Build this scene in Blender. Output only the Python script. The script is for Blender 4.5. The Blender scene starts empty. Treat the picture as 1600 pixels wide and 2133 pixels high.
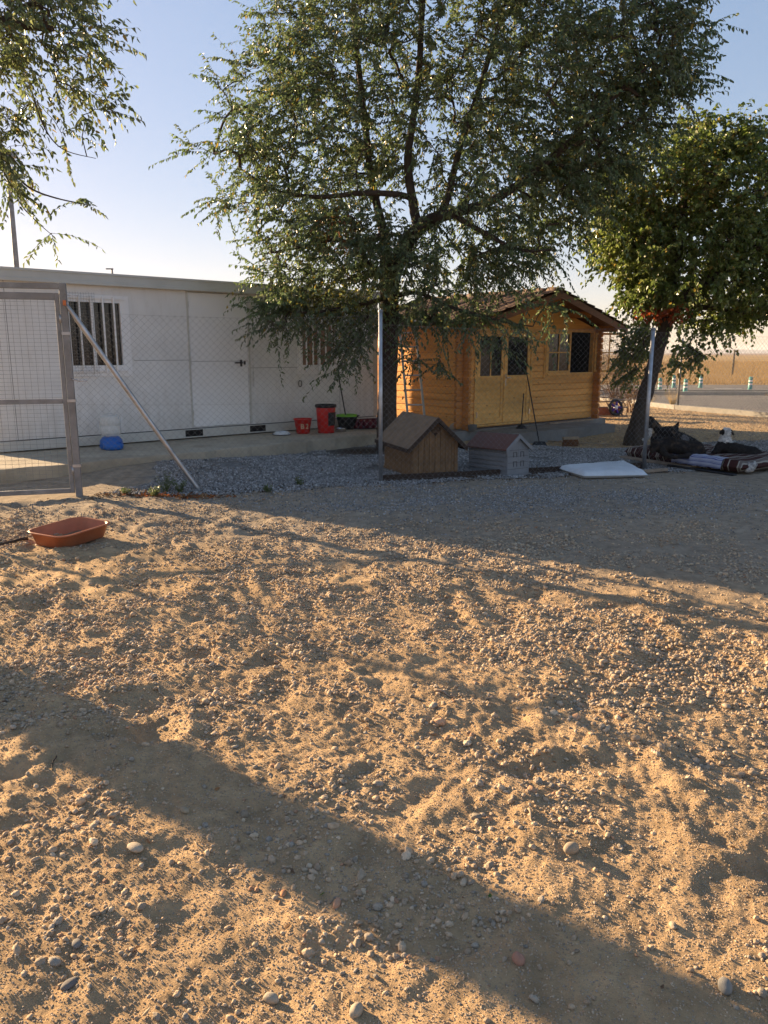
import bpy, math, random
import numpy as np
from mathutils import Vector, Matrix
R = math.radians
random.seed(7); rng = np.random.default_rng(11)
sc = bpy.context.scene
C = sc.collection

# ------------------------------------------------------------------ camera, sky, sun, exposure
CAM_H = 1.55; PITCH = 11.7
cam = bpy.data.cameras.new('camera'); camo = bpy.data.objects.new('camera', cam); C.objects.link(camo)
camo.location = (0, 0, CAM_H); camo.rotation_euler = (R(90 - PITCH), 0, 0)
cam.sensor_fit = 'VERTICAL'; cam.sensor_height = 24; cam.lens = 18.0
cam.clip_start = 0.05; cam.clip_end = 20000
sc.camera = camo
SUN_AZ = -53.5      # degrees clockwise from +Y: the sun stands ahead and to the left
SUN_EL = 13.5
w = bpy.data.worlds.new('World'); sc.world = w; w.use_nodes = True
nt = w.node_tree; bg = nt.nodes['Background']
sky = nt.nodes.new('ShaderNodeTexSky'); sky.sky_type = 'NISHITA'; sky.sun_disc = False
sky.sun_elevation = R(SUN_EL); sky.sun_rotation = R(SUN_AZ)
sky.air_density = 1.0; sky.dust_density = 0.5; sky.ozone_density = 2.2; sky.altitude = 300
gm = nt.nodes.new('ShaderNodeGamma'); gm.inputs[1].default_value = 0.44          # hazier, more even evening sky, the same for every ray
hs = nt.nodes.new('ShaderNodeHueSaturation'); hs.inputs['Saturation'].default_value = 1.62
nt.links.new(sky.outputs[0], gm.inputs[0]); nt.links.new(gm.outputs[0], hs.inputs['Color'])
tn = nt.nodes.new('ShaderNodeMix'); tn.data_type = 'RGBA'; tn.blend_type = 'MULTIPLY'; tn.inputs[0].default_value = 1; tn.inputs[7].default_value = (1.17, 0.97, 0.99, 1)
nt.links.new(hs.outputs[0], tn.inputs[6]); nt.links.new(tn.outputs[2], bg.inputs[0]); bg.inputs[1].default_value = 0.12
sl = bpy.data.lights.new('sun', 'SUN'); sl.energy = 5.0; sl.angle = R(0.55); sl.color = (1.0, 0.72, 0.42)
so = bpy.data.objects.new('sun', sl); C.objects.link(so)
sv = Vector((math.sin(R(SUN_AZ)) * math.cos(R(SUN_EL)), math.cos(R(SUN_AZ)) * math.cos(R(SUN_EL)), math.sin(R(SUN_EL))))
so.rotation_euler = sv.to_track_quat('Z', 'Y').to_euler(); so.location = (-20, 15, 10)
sc.view_settings.view_transform = 'Standard'; sc.view_settings.look = 'None'
sc.view_settings.gamma = 1; sc.view_settings.exposure = 1.83
sc.render.engine = 'CYCLES'

# ------------------------------------------------------------------ where things stand: photo measurements turned into metres
FP = 1600.0; CP = math.cos(R(PITCH)); SP = math.sin(R(PITCH))
def ray(x, y):
    u = (x - 800) / FP; v = (1066.5 - y) / FP
    return (u, CP + SP * v, -SP + CP * v)
def G(x, y, z=0.0):
    r = ray(x, y); t = (z - CAM_H) / r[2]
    return Vector((r[0] * t, r[1] * t, z))
def PD(x, y, D):
    r = ray(x, y); t = D / r[1]
    return Vector((r[0] * t, D, CAM_H + r[2] * t))

# ------------------------------------------------------------------ numpy noise + terrain
_perm = np.random.default_rng(5).permutation(512)
_perm = np.concatenate([_perm, _perm, _perm])
_gr = np.random.default_rng(6).normal(size=(512, 2)); _gr /= np.linalg.norm(_gr, axis=1)[:, None]
def noise2(x, y):
    x = np.asarray(x, float); y = np.asarray(y, float)
    xi = np.floor(x).astype(int); yi = np.floor(y).astype(int)
    xf = x - xi; yf = y - yi; xi &= 511; yi &= 511
    u = xf * xf * xf * (xf * (xf * 6 - 15) + 10); v = yf * yf * yf * (yf * (yf * 6 - 15) + 10)
    def g(ix, iy, dx, dy):
        h = _perm[_perm[ix] + iy] & 511; gg = _gr[h]
        return gg[..., 0] * dx + gg[..., 1] * dy
    a = g(xi, yi, xf, yf); b = g(xi + 1, yi, xf - 1, yf); c = g(xi, yi + 1, xf, yf - 1); d = g(xi + 1, yi + 1, xf - 1, yf - 1)
    return (a * (1 - u) + b * u) * (1 - v) + (c * (1 - u) + d * u) * v
def sstep(a, b, x):
    t = np.clip((np.asarray(x, float) - a) / (b - a), 0, 1); return t * t * (3 - 2 * t)
FA = math.radians(16.5)      # direction of the front fence line
def fence_d(x, y):           # signed distance behind the front fence line
    return (np.asarray(y) - 9.27) * math.cos(FA) - (np.asarray(x) + 0.04) * math.sin(FA)
def yard(x, y):              # 1 inside the fenced yard
    return sstep(-0.15, 0.1, fence_d(x, y)) * (1 - sstep(18, 19, y))
def H(x, y):
    x = np.asarray(x, float); y = np.asarray(y, float)
    d = np.hypot(x, y)
    yd = yard(x, y)
    damp = 1 - sstep(13, 17, d)
    rough = (1 - 0.42 * (1 - sstep(1.9, 3.0, d))) * (1 - 0.75 * yd) * (1 - 0.65 * sstep(0.3, 2.6, x - 0.2 * (y - 5)) * sstep(4.6, 6.6, y + 0.35 * x)) * (0.3 + 0.7 * (1 - sstep(6.5, 9, y)))
    wx = x + 0.25 * noise2(x * 1.3 + 9, y * 1.3); wy = y + 0.25 * noise2(x * 1.3, y * 1.3 + 40)
    tracks = 1 - 2 * np.abs(noise2((wx * 0.55 - wy * 0.83) * 1.1 + 3, (wx * 0.83 + wy * 0.55) * 3.4))
    big = noise2(wx * 0.9, wy * 0.9 + 7) * 0.03
    mid = noise2(wx * 3.1 + 5, wy * 3.1) * 0.025
    sm = noise2(wx * 8.5, wy * 8.5 + 3) * 0.017
    fi = noise2(x * 24 + 3, y * 24) * 0.012
    ff = noise2(x * 60 + 3, y * 60) * 0.004
    lump = np.clip(noise2(x * 5.2 + 30, y * 5.2 + 8) - 0.12, 0, 1) * 0.055
    dent = -np.clip(noise2(x * 3.6 + 80, y * 3.6 + 18) - 0.25, 0, 1) * 0.11
    z = big * damp + (mid + sm + fi + ff + lump + dent + (tracks - 0.5) * 0.024) * rough * damp
    z = z - 0.10 * np.exp(-(((x - 3.9) / 1.6) ** 2 + ((y - 13.7) / 1.1) ** 2))
    z = z + 0.10 * (1 - sstep(-3.2, -1.2, x)) * sstep(8.6, 10.3, y) * (1 - sstep(22, 30, y))
    return z
def Hs(x, y): return float(H(np.array([x]), np.array([y]))[0])
def GH(px, py):              # ground point incl. terrain height
    p = G(px, py)
    for _ in range(3): p = G(px, py, Hs(p.x, p.y))
    return p

# ------------------------------------------------------------------ object helpers
def tag(o, label=None, cat=None, group=None, kind=None):
    if label: o['label'] = label
    if cat: o['category'] = cat
    if group: o['group'] = group
    if kind: o['kind'] = kind
    return o
def thing(name, label, cat, loc=(0, 0, 0), rotz=0, group=None, rot=None):
    o = bpy.data.objects.new(name, None); C.objects.link(o); o.empty_display_size = 0.1
    o.location = loc; o.rotation_euler = rot if rot else (0, 0, rotz)
    return tag(o, label, cat, group)
class MB:
    def __init__(s): s.v = []; s.f = []; s.sm = []
    def add(s, vs, fs, smooth=False):
        n = len(s.v); s.v += [tuple(p) for p in vs]
        for f in fs: s.f.append(tuple(n + i for i in f)); s.sm.append(smooth)
        return s
    def box(s, x0, x1, y0, y1, z0, z1):
        vs = [(x0,y0,z0),(x1,y0,z0),(x1,y1,z0),(x0,y1,z0),(x0,y0,z1),(x1,y0,z1),(x1,y1,z1),(x0,y1,z1)]
        return s.add(vs, [(3,2,1,0),(4,5,6,7),(0,1,5,4),(1,2,6,5),(2,3,7,6),(3,0,4,7)])
    def obox(s, c, sx, sy, sz, rz=0, M=None):
        if M is None: M = Matrix.Translation(c) @ Matrix.Rotation(rz, 4, 'Z')
        hx, hy, hz = sx / 2, sy / 2, sz / 2
        vs = [M @ Vector(p) for p in [(-hx,-hy,-hz),(hx,-hy,-hz),(hx,hy,-hz),(-hx,hy,-hz),(-hx,-hy,hz),(hx,-hy,hz),(hx,hy,hz),(-hx,hy,hz)]]
        return s.add(vs, [(3,2,1,0),(4,5,6,7),(0,1,5,4),(1,2,6,5),(2,3,7,6),(3,0,4,7)])
    def hexa(s, bot, top):   # 4 + 4 points counter-clockwise
        return s.add(list(bot) + list(top), [(3,2,1,0),(4,5,6,7),(0,1,5,4),(1,2,6,5),(2,3,7,6),(3,0,4,7)])
    def tube(s, pts, r, n=8, cap=True, smooth=True):
        pts = [Vector(p) for p in pts]; m = len(pts)
        rr = r if isinstance(r, (list, tuple)) else [r] * m
        base = len(s.v); up = None
        for i, p in enumerate(pts):
            t = (pts[min(i + 1, m - 1)] - pts[max(i - 1, 0)]).normalized()
            if up is None:
                up = t.orthogonal().normalized()
            else:
                up = (up - t * up.dot(t)).normalized()
            b = t.cross(up)
            for k in range(n):
                a = 2 * math.pi * k / n
                s.v.append(tuple(p + (up * math.cos(a) + b * math.sin(a)) * rr[i]))
        for i in range(m - 1):
            for k in range(n):
                k2 = (k + 1) % n
                s.f.append((base + i*n + k, base + i*n + k2, base + (i+1)*n + k2, base + (i+1)*n + k)); s.sm.append(smooth)
        if cap:
            s.f.append(tuple(base + k for k in range(n))[::-1]); s.sm.append(False)
            s.f.append(tuple(base + (m-1)*n + k for k in range(n))); s.sm.append(False)
        return s
    def lathe(s, prof, n=24, c=(0, 0, 0), smooth=True, sx=1, sy=1):
        base = len(s.v)
        for (r, z) in prof:
            for k in range(n):
                a = 2 * math.pi * k / n
                s.v.append((c[0] + sx * r * math.cos(a), c[1] + sy * r * math.sin(a), c[2] + z))
        for i in range(len(prof) - 1):
            for k in range(n):
                k2 = (k + 1) % n
                s.f.append((base + i*n + k, base + i*n + k2, base + (i+1)*n + k2, base + (i+1)*n + k)); s.sm.append(smooth)
        return s
    def build(s, name, m, parent=None, bevel=0, kind=None, loc=None, rot=None, noise=0, subsurf=0):
        me = bpy.data.meshes.new(name); me.from_pydata(s.v, [], s.f); me.update()
        me.polygons.foreach_set('use_smooth', s.sm)
        me.materials.append(m)
        o = bpy.data.objects.new(name, me); C.objects.link(o)
        if parent is not None: o.parent = parent
        if loc is not None: o.location = loc
        if rot is not None: o.rotation_euler = rot
        if kind: o['kind'] = kind
        if bevel:
            b = o.modifiers.new('bevel', 'BEVEL'); b.width = bevel; b.segments = 2; b.limit_method = 'ANGLE'; b.angle_limit = R(40)
        if subsurf:
            q = o.modifiers.new('sub', 'SUBSURF'); q.levels = q.render_levels = subsurf
        return o
def bulk(name, V, F, m, parent=None, col=None, smooth=False, kind=None):
    """V (n,k,3) verts of n copies, F (f,c) faces of one copy, col (n,3) colour of each copy"""
    n, k, _ = V.shape; F = np.asarray(F); nf, c = F.shape
    me = bpy.data.meshes.new(name)
    me.vertices.add(n * k); me.vertices.foreach_set('co', V.astype(np.float32).ravel())
    idx = (F[None] + (np.arange(n) * k)[:, None, None]).ravel()
    me.loops.add(n * nf * c); me.loops.foreach_set('vertex_index', idx.astype(np.int32))
    me.polygons.add(n * nf); me.polygons.foreach_set('loop_start', (np.arange(n * nf) * c).astype(np.int32))
    me.polygons.foreach_set('loop_total', np.full(n * nf, c, np.int32))
    me.update(calc_edges=True)
    me.polygons.foreach_set('use_smooth', np.full(n * nf, smooth))
    if col is not None:
        a = me.color_attributes.new('Col', 'FLOAT_COLOR', 'POINT')
        cc = np.ones((n, k, 4), np.float32); cc[:, :, :3] = col[:, None, :]
        a.data.foreach_set('color', cc.ravel())
    me.materials.append(m)
    o = bpy.data.objects.new(name, me); C.objects.link(o)
    if parent is not None: o.parent = parent
    if kind: o['kind'] = kind
    return o

# ------------------------------------------------------------------ materials
def mat(name, col, rough=0.7, metal=0.0, var=0.25, scale=6.0, bump=0.0, bscale=40.0, vcol=False, spec=0.3, trans=0.0, stretch=None, alpha=None, coord='Object', detail=6, col2=None, dirt=0.0):
    m = bpy.data.materials.new(name); m.use_nodes = True
    N = m.node_tree.nodes; L = m.node_tree.links; P = N['Principled BSDF']
    P.inputs['Roughness'].default_value = rough; P.inputs['Metallic'].default_value = metal
    P.inputs['Specular IOR Level'].default_value = spec
    tc = N.new('ShaderNodeTexCoord'); src = tc.outputs[coord]
    if stretch:
        mp = N.new('ShaderNodeMapping'); mp.inputs['Scale'].default_value = stretch; L.new(src, mp.inputs[0]); src = mp.outputs[0]
    n1 = N.new('ShaderNodeTexNoise'); n1.inputs['Scale'].default_value = scale; n1.inputs['Detail'].default_value = detail; n1.inputs['Roughness'].default_value = 0.65
    L.new(src, n1.inputs[0])
    ramp = N.new('ShaderNodeMapRange'); ramp.inputs[1].default_value = 0.3; ramp.inputs[2].default_value = 0.7
    L.new(n1.outputs[0], ramp.inputs[0])
    mix = N.new('ShaderNodeMix'); mix.data_type = 'RGBA'
    L.new(ramp.outputs[0], mix.inputs[0])
    c2 = col2 if col2 else tuple(min(1, c * (1 + var)) for c in col)
    c1 = tuple(c * (1 - var) for c in col) if not col2 else col
    if vcol:
        at = N.new('ShaderNodeAttribute'); at.attribute_name = 'Col'
        mix.inputs[6].default_value = (1 - var, 1 - var, 1 - var, 1); mix.inputs[7].default_value = (1 + var, 1 + var, 1 + var, 1)
        mul = N.new('ShaderNodeMix'); mul.data_type = 'RGBA'; mul.blend_type = 'MULTIPLY'; mul.inputs[0].default_value = 1
        L.new(at.outputs['Color'], mul.inputs[6]); L.new(mix.outputs[2], mul.inputs[7]); out = mul.outputs[2]
    else:
        mix.inputs[6].default_value = (*c1, 1); mix.inputs[7].default_value = (*c2, 1); out = mix.outputs[2]
    if dirt:
        n3 = N.new('ShaderNodeTexNoise'); n3.inputs['Scale'].default_value = 2.3; n3.inputs['Detail'].default_value = 8; L.new(src, n3.inputs[0])
        mr = N.new('ShaderNodeMapRange'); mr.inputs[1].default_value = 0.45; mr.inputs[2].default_value = 0.75; mr.inputs[4].default_value = dirt
        L.new(n3.outputs[0], mr.inputs[0])
        mx = N.new('ShaderNodeMix'); mx.data_type = 'RGBA'; L.new(mr.outputs[0], mx.inputs[0]); L.new(out, mx.inputs[6]); mx.inputs[7].default_value = (0.16, 0.12, 0.08, 1)
        out = mx.outputs[2]
    L.new(out, P.inputs['Base Color'])
    if bump:
        n2 = N.new('ShaderNodeTexNoise'); n2.inputs['Scale'].default_value = bscale; n2.inputs['Detail'].default_value = 8; n2.inputs['Roughness'].default_value = 0.7
        L.new(src, n2.inputs[0])
        b = N.new('ShaderNodeBump'); b.inputs['Strength'].default_value = 1.0; b.inputs['Distance'].default_value = bump
        L.new(n2.outputs[0], b.inputs['Height']); L.new(b.outputs[0], P.inputs['Normal'])
    if trans:
        tr = N.new('ShaderNodeBsdfTranslucent'); L.new(out, tr.inputs[0])
        ms = N.new('ShaderNodeMixShader'); ms.inputs[0].default_value = trans
        L.new(P.outputs[0], ms.inputs[1]); L.new(tr.outputs[0], ms.inputs[2]); L.new(ms.outputs[0], N['Material Output'].inputs[0])
    if alpha is not None:
        P.inputs['Alpha'].default_value = alpha
    return m
def wood_mat(name, c1, c2, knots=True, stretch=(1.2, 9, 14), ring=3.0, rough=0.6, knotscale=3.2):
    m = bpy.data.materials.new(name); m.use_nodes = True
    N = m.node_tree.nodes; L = m.node_tree.links; P = N['Principled BSDF']; P.inputs['Roughness'].default_value = rough
    P.inputs['Specular IOR Level'].default_value = 0.25
    tc = N.new('ShaderNodeTexCoord'); mp = N.new('ShaderNodeMapping'); mp.inputs['Scale'].default_value = stretch
    L.new(tc.outputs['Object'], mp.inputs[0])
    n = N.new('ShaderNodeTexNoise'); n.inputs['Scale'].default_value = ring; n.inputs['Detail'].default_value = 7; n.inputs['Distortion'].default_value = 0.6
    L.new(mp.outputs[0], n.inputs[0])
    mr = N.new('ShaderNodeMapRange'); mr.inputs[1].default_value = 0.3; mr.inputs[2].default_value = 0.72; L.new(n.outputs[0], mr.inputs[0])
    mx = N.new('ShaderNodeMix'); mx.data_type = 'RGBA'; L.new(mr.outputs[0], mx.inputs[0])
    mx.inputs[6].default_value = (*c1, 1); mx.inputs[7].default_value = (*c2, 1); out = mx.outputs[2]
    # board-to-board tone
    n4 = N.new('ShaderNodeTexNoise'); n4.inputs['Scale'].default_value = 1.0; n4.inputs['Detail'].default_value = 1
    mp4 = N.new('ShaderNodeMapping'); mp4.inputs['Scale'].default_value = (0.4, 0.4, 7.4); L.new(tc.outputs['Object'], mp4.inputs[0]); L.new(mp4.outputs[0], n4.inputs[0])
    mr4 = N.new('ShaderNodeMapRange'); mr4.inputs[1].default_value = 0.3; mr4.inputs[2].default_value = 0.7; mr4.inputs[3].default_value = 0.78; mr4.inputs[4].default_value = 1.12
    L.new(n4.outputs[0], mr4.inputs[0])
    ml = N.new('ShaderNodeMix'); ml.data_type = 'RGBA'; ml.blend_type = 'MULTIPLY'; ml.inputs[0].default_value = 1
    L.new(out, ml.inputs[6]); L.new(mr4.outputs[0], ml.inputs[7]); out = ml.outputs[2]
    if knots:
        v = N.new('ShaderNodeTexVoronoi'); v.inputs['Scale'].default_value = knotscale
        mp2 = N.new('ShaderNodeMapping'); mp2.inputs['Scale'].default_value = (1, 1, 2.1); L.new(tc.outputs['Object'], mp2.inputs[0]); L.new(mp2.outputs[0], v.inputs[0])
        kr = N.new('ShaderNodeMapRange'); kr.inputs[1].default_value = 0.05; kr.inputs[2].default_value = 0.11; kr.inputs[3].default_value = 0.75; kr.inputs[4].default_value = 0
        L.new(v.outputs['Distance'], kr.inputs[0])
        kx = N.new('ShaderNodeMix'); kx.data_type = 'RGBA'; L.new(kr.outputs[0], kx.inputs[0]); L.new(out, kx.inputs[6]); kx.inputs[7].default_value = (c1[0] * .35, c1[1] * .25, c1[2] * .2, 1)
        out = kx.outputs[2]
    L.new(out, P.inputs['Base Color'])
    b = N.new('ShaderNodeBump'); b.inputs['Distance'].default_value = 0.0015; L.new(n.outputs[0], b.inputs['Height']); L.new(b.outputs[0], P.inputs['Normal'])
    return m
M = {}
M['ground'] = mat('ground', (1, 1, 1), 0.95, var=0.3, scale=9, bump=0.014, bscale=75, vcol=True, spec=0.1, detail=10)
M['pebble'] = mat('pebble', (1, 1, 1), 0.85, var=0.22, scale=60, bump=0.001, bscale=300, vcol=True, spec=0.2)
M['leaf'] = mat('leaf', (1, 1, 1), 0.36, var=0.15, scale=30, vcol=True, spec=0.7, trans=0.5)
M['dead'] = mat('dead_leaf', (1, 1, 1), 0.8, var=0.2, scale=30, vcol=True, trans=0.2)
M['bark'] = mat('bark', (0.062, 0.047, 0.036), 0.95, var=0.45, scale=14, bump=0.02, bscale=16, stretch=(1, 1, 0.25))
M['white_panel'] = mat('white_panel', (0.74, 0.74, 0.73), 0.5, var=0.05, scale=2.0, bump=0.001, bscale=120, dirt=0.09)
M['white_door'] = mat('white_door', (0.82, 0.82, 0.82), 0.45, var=0.03, scale=2, dirt=0.05)
M['fascia'] = mat('fascia', (0.52, 0.54, 0.52), 0.5, var=0.06, scale=3, dirt=0.12)
M['trim'] = mat('trim', (0.55, 0.54, 0.50), 0.55, var=0.08, scale=5, dirt=0.15)
M['seam'] = mat('seam', (0.10, 0.10, 0.10), 0.8)
M['black'] = mat('black', (0.02, 0.02, 0.022), 0.5, var=0.2)
M['dark_hole'] = mat('dark_hole', (0.012, 0.012, 0.012), 0.9)
M['glass'] = mat('glass', (0.015, 0.016, 0.018), 0.11, var=0.1, spec=0.45)
M['curtain'] = mat('curtain', (0.30, 0.18, 0.12), 0.9, var=0.3, scale=8, stretch=(8, 1, 0.5))
M['concrete'] = mat('concrete', (0.41, 0.355, 0.27), 0.92, var=0.16, scale=3, bump=0.006, bscale=25, dirt=0.45)
M['concrete_grey'] = mat('concrete_grey', (0.20, 0.20, 0.195), 0.92, var=0.25, scale=3, bump=0.008, bscale=18, dirt=0.4)
M['galv'] = mat('galvanised', (0.42, 0.43, 0.45), 0.42, metal=0.75, var=0.22, scale=12, bump=0.0006, bscale=60, dirt=0.25)
M['wire'] = mat('wire', (0.22, 0.22, 0.22), 0.55, metal=0.4, var=0.2, scale=12)
M['paintsteel'] = mat('painted_steel', (0.215, 0.225, 0.24), 0.5, metal=0.45, var=0.25, scale=7, dirt=0.35)
M['board'] = wood_mat('pine_boards', (0.74, 0.35, 0.09), (0.88, 0.49, 0.16))
M['door_wood'] = wood_mat('door_pine', (0.72, 0.37, 0.10), (0.88, 0.53, 0.18), stretch=(4, 6, 5))
M['stain'] = wood_mat('stained_ends', (0.48, 0.19, 0.05), (0.66, 0.30, 0.09))
M['barge'] = wood_mat('dark_brown_boards', (0.15, 0.065, 0.036), (0.24, 0.11, 0.055), knots=False)
M['tile'] = mat('roof_tile', (0.10, 0.06, 0.045), 0.8, var=0.35, scale=4, bump=0.003, bscale=30)
M['kennel_wood'] = wood_mat('kennel_wood', (0.15, 0.085, 0.04), (0.25, 0.15, 0.075), stretch=(12, 12, 1.2), knots=False)
M['kennel_trim'] = mat('kennel_trim', (0.045, 0.028, 0.02), 0.7)
M['felt'] = mat('roof_felt', (0.21, 0.15, 0.10), 0.95, var=0.2, scale=9, bump=0.002, bscale=200)
M['grey_plastic'] = mat('grey_plastic', (0.21, 0.215, 0.225), 0.5, var=0.12, scale=5, dirt=0.2)
M['red_roof'] = mat('maroon_plastic', (0.15, 0.07, 0.06), 0.5, var=0.15, scale=5, dirt=0.25)
M['red'] = mat('red_plastic', (0.55, 0.025, 0.02), 0.4, var=0.1)
M['blue'] = mat('blue_plastic', (0.02, 0.12, 0.42), 0.35, var=0.1)
M['lime'] = mat('lime_plastic', (0.20, 0.50, 0.04), 0.5)
M['terra'] = mat('terracotta_plastic', (0.42, 0.14, 0.065), 0.45, var=0.14, scale=9, dirt=0.35)
M['terra_in'] = mat('tray_dirt', (0.20, 0.13, 0.085), 0.9, var=0.3, scale=20)
M['maroon'] = mat('maroon_fabric', (0.10, 0.018, 0.028), 0.9, var=0.3, bump=0.004, bscale=30)
M['steel'] = mat('stainless', (0.55, 0.55, 0.56), 0.25, metal=1.0, var=0.1)
M['alu'] = mat('ladder_alu', (0.50, 0.50, 0.49), 0.45, metal=0.6, var=0.15)
M['foam'] = mat('white_foam', (0.62, 0.64, 0.66), 0.85, var=0.1, bump=0.006, bscale=14, dirt=0.12)
M['bristle'] = mat('bristle', (0.16, 0.07, 0.03), 0.9, var=0.5, scale=30)
M['stick'] = mat('stick_wood', (0.32, 0.24, 0.16), 0.8, var=0.25, scale=10)
M['plank'] = mat('old_plank', (0.30, 0.23, 0.17), 0.9, var=0.3, scale=7)
M['brick'] = mat('brick', (0.28, 0.10, 0.06), 0.9, var=0.3, scale=8)
M['purple'] = mat('purple', (0.07, 0.03, 0.28), 0.5)
M['white'] = mat('white_paint', (0.75, 0.75, 0.75), 0.5, var=0.05)
M['teal'] = mat('teal_plastic', (0.02, 0.22, 0.21), 0.45, var=0.1)
M['asphalt'] = mat('asphalt', (0.125, 0.115, 0.105), 0.95, var=0.15, scale=0.7, bump=0.003, bscale=60, coord='Object')
M['kerb'] = mat('kerb', (0.25, 0.24, 0.22), 0.9, var=0.15)
M['fur'] = mat('fur', (1, 1, 1), 0.85, var=0.45, scale=28, bump=0.006, bscale=60, vcol=True, spec=0.15)
M['orange_mark'] = mat('orange_rust', (0.5, 0.16, 0.06), 0.8)
M['drygrass'] = mat('dry_grass', (1, 1, 1), 0.9, var=0.2, vcol=True, trans=0.25)
# dirt splashed on the foot of the white panels
_m = M['white_panel']; N = _m.node_tree.nodes; L = _m.node_tree.links; P = N['Principled BSDF']; srcl = P.inputs['Base Color'].links[0].from_socket
tc = N.new('ShaderNodeTexCoord'); sx = N.new('ShaderNodeSeparateXYZ'); L.new(tc.outputs['Object'], sx.inputs[0])
nn = N.new('ShaderNodeTexNoise'); nn.inputs['Scale'].default_value = 5; nn.inputs['Detail'].default_value = 9; nn.inputs['Roughness'].default_value = .7
mp = N.new('ShaderNodeMapping'); mp.inputs['Scale'].default_value = (2.2, 1, .5); L.new(tc.outputs['Object'], mp.inputs[0]); L.new(mp.outputs[0], nn.inputs[0])
m1 = N.new('ShaderNodeMapRange'); m1.inputs[1].default_value = .35; m1.inputs[2].default_value = 1.0; m1.inputs[3].default_value = .30; m1.inputs[4].default_value = 0; L.new(sx.outputs[2], m1.inputs[0])
m2 = N.new('ShaderNodeMath'); m2.operation = 'MULTIPLY_ADD'; L.new(nn.outputs[0], m2.inputs[0]); m2.inputs[1].default_value = 1.0; m2.inputs[2].default_value = -.5
m3 = N.new('ShaderNodeMath'); m3.operation = 'ADD'; m3.use_clamp = True; L.new(m1.outputs[0], m3.inputs[0]); L.new(m2.outputs[0], m3.inputs[1])
m4 = N.new('ShaderNodeMath'); m4.operation = 'MULTIPLY'; L.new(m3.outputs[0], m4.inputs[0]); m4.inputs[1].default_value = .9
mx = N.new('ShaderNodeMix'); mx.data_type = 'RGBA'; L.new(m4.outputs[0], mx.inputs[0]); L.new(srcl, mx.inputs[6]); mx.inputs[7].default_value = (0.33, 0.27, 0.2, 1); L.new(mx.outputs[2], P.inputs['Base Color'])
# clear bottle
m = bpy.data.materials.new('clear_plastic'); m.use_nodes = True; P = m.node_tree.nodes['Principled BSDF']
P.inputs['Base Color'].default_value = (0.75, 0.76, 0.72, 1); P.inputs['Roughness'].default_value = 0.15; P.inputs['Alpha'].default_value = 0.35
nz = m.node_tree.nodes.new('ShaderNodeTexNoise'); nz.inputs['Scale'].default_value = 9
mr_ = m.node_tree.nodes.new('ShaderNodeMapRange'); mr_.inputs[3].default_value = 0.25; mr_.inputs[4].default_value = 0.5
m.node_tree.links.new(nz.outputs[0], mr_.inputs[0]); m.node_tree.links.new(mr_.outputs[0], P.inputs['Alpha'])
M['clear'] = m
# striped cushion cover
def stripes(name, stops, period, axis=0, rough=0.9):
    m = bpy.data.materials.new(name); m.use_nodes = True; N = m.node_tree.nodes; L = m.node_tree.links; P = N['Principled BSDF']; P.inputs['Roughness'].default_value = rough
    P.inputs['Specular IOR Level'].default_value = 0.1
    tc = N.new('ShaderNodeTexCoord'); sx = N.new('ShaderNodeSeparateXYZ'); L.new(tc.outputs['Object'], sx.inputs[0])
    nn = N.new('ShaderNodeTexNoise'); nn.inputs['Scale'].default_value = 5; L.new(tc.outputs['Object'], nn.inputs[0])
    ad = N.new('ShaderNodeMath'); ad.operation = 'MULTIPLY_ADD'; L.new(nn.outputs[0], ad.inputs[0]); ad.inputs[1].default_value = 0.03; L.new(sx.outputs[axis], ad.inputs[2])
    dv = N.new('ShaderNodeMath'); dv.operation = 'DIVIDE'; L.new(ad.outputs[0], dv.inputs[0]); dv.inputs[1].default_value = period
    fr = N.new('ShaderNodeMath'); fr.operation = 'FRACT'; L.new(dv.outputs[0], fr.inputs[0])
    cr = N.new('ShaderNodeValToRGB'); cr.color_ramp.interpolation = 'CONSTANT'; L.new(fr.outputs[0], cr.inputs[0])
    e = cr.color_ramp.elements
    while len(e) > 1: e.remove(e[-1])
    e[0].position = stops[0][0]; e[0].color = (*stops[0][1], 1)
    for p, c in stops[1:]:
        q = e.new(p); q.color = (*c, 1)
    L.new(cr.outputs[0], P.inputs['Base Color'])
    b = N.new('ShaderNodeBump'); b.inputs['Distance'].default_value = 0.01; L.new(nn.outputs[0], b.inputs['Height']); L.new(b.outputs[0], P.inputs['Normal'])
    return m
br, cr_, gy = (0.055, 0.022, 0.020), (0.33, 0.29, 0.24), (0.15, 0.12, 0.105)
M['cushion'] = stripes('striped_cover', [(0, br), (.30, cr_), (.36, gy), (.47, cr_), (.52, br), (.78, cr_), (.84, br)], 0.26)
wh, bl_ = (0.34, 0.35, 0.43), (0.06, 0.07, 0.22)
M['blanket'] = stripes('blue_white_blanket', [(0, wh), (.4, bl_), (.55, wh), (.72, bl_), (.8, wh)], 0.055, axis=2)

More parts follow.
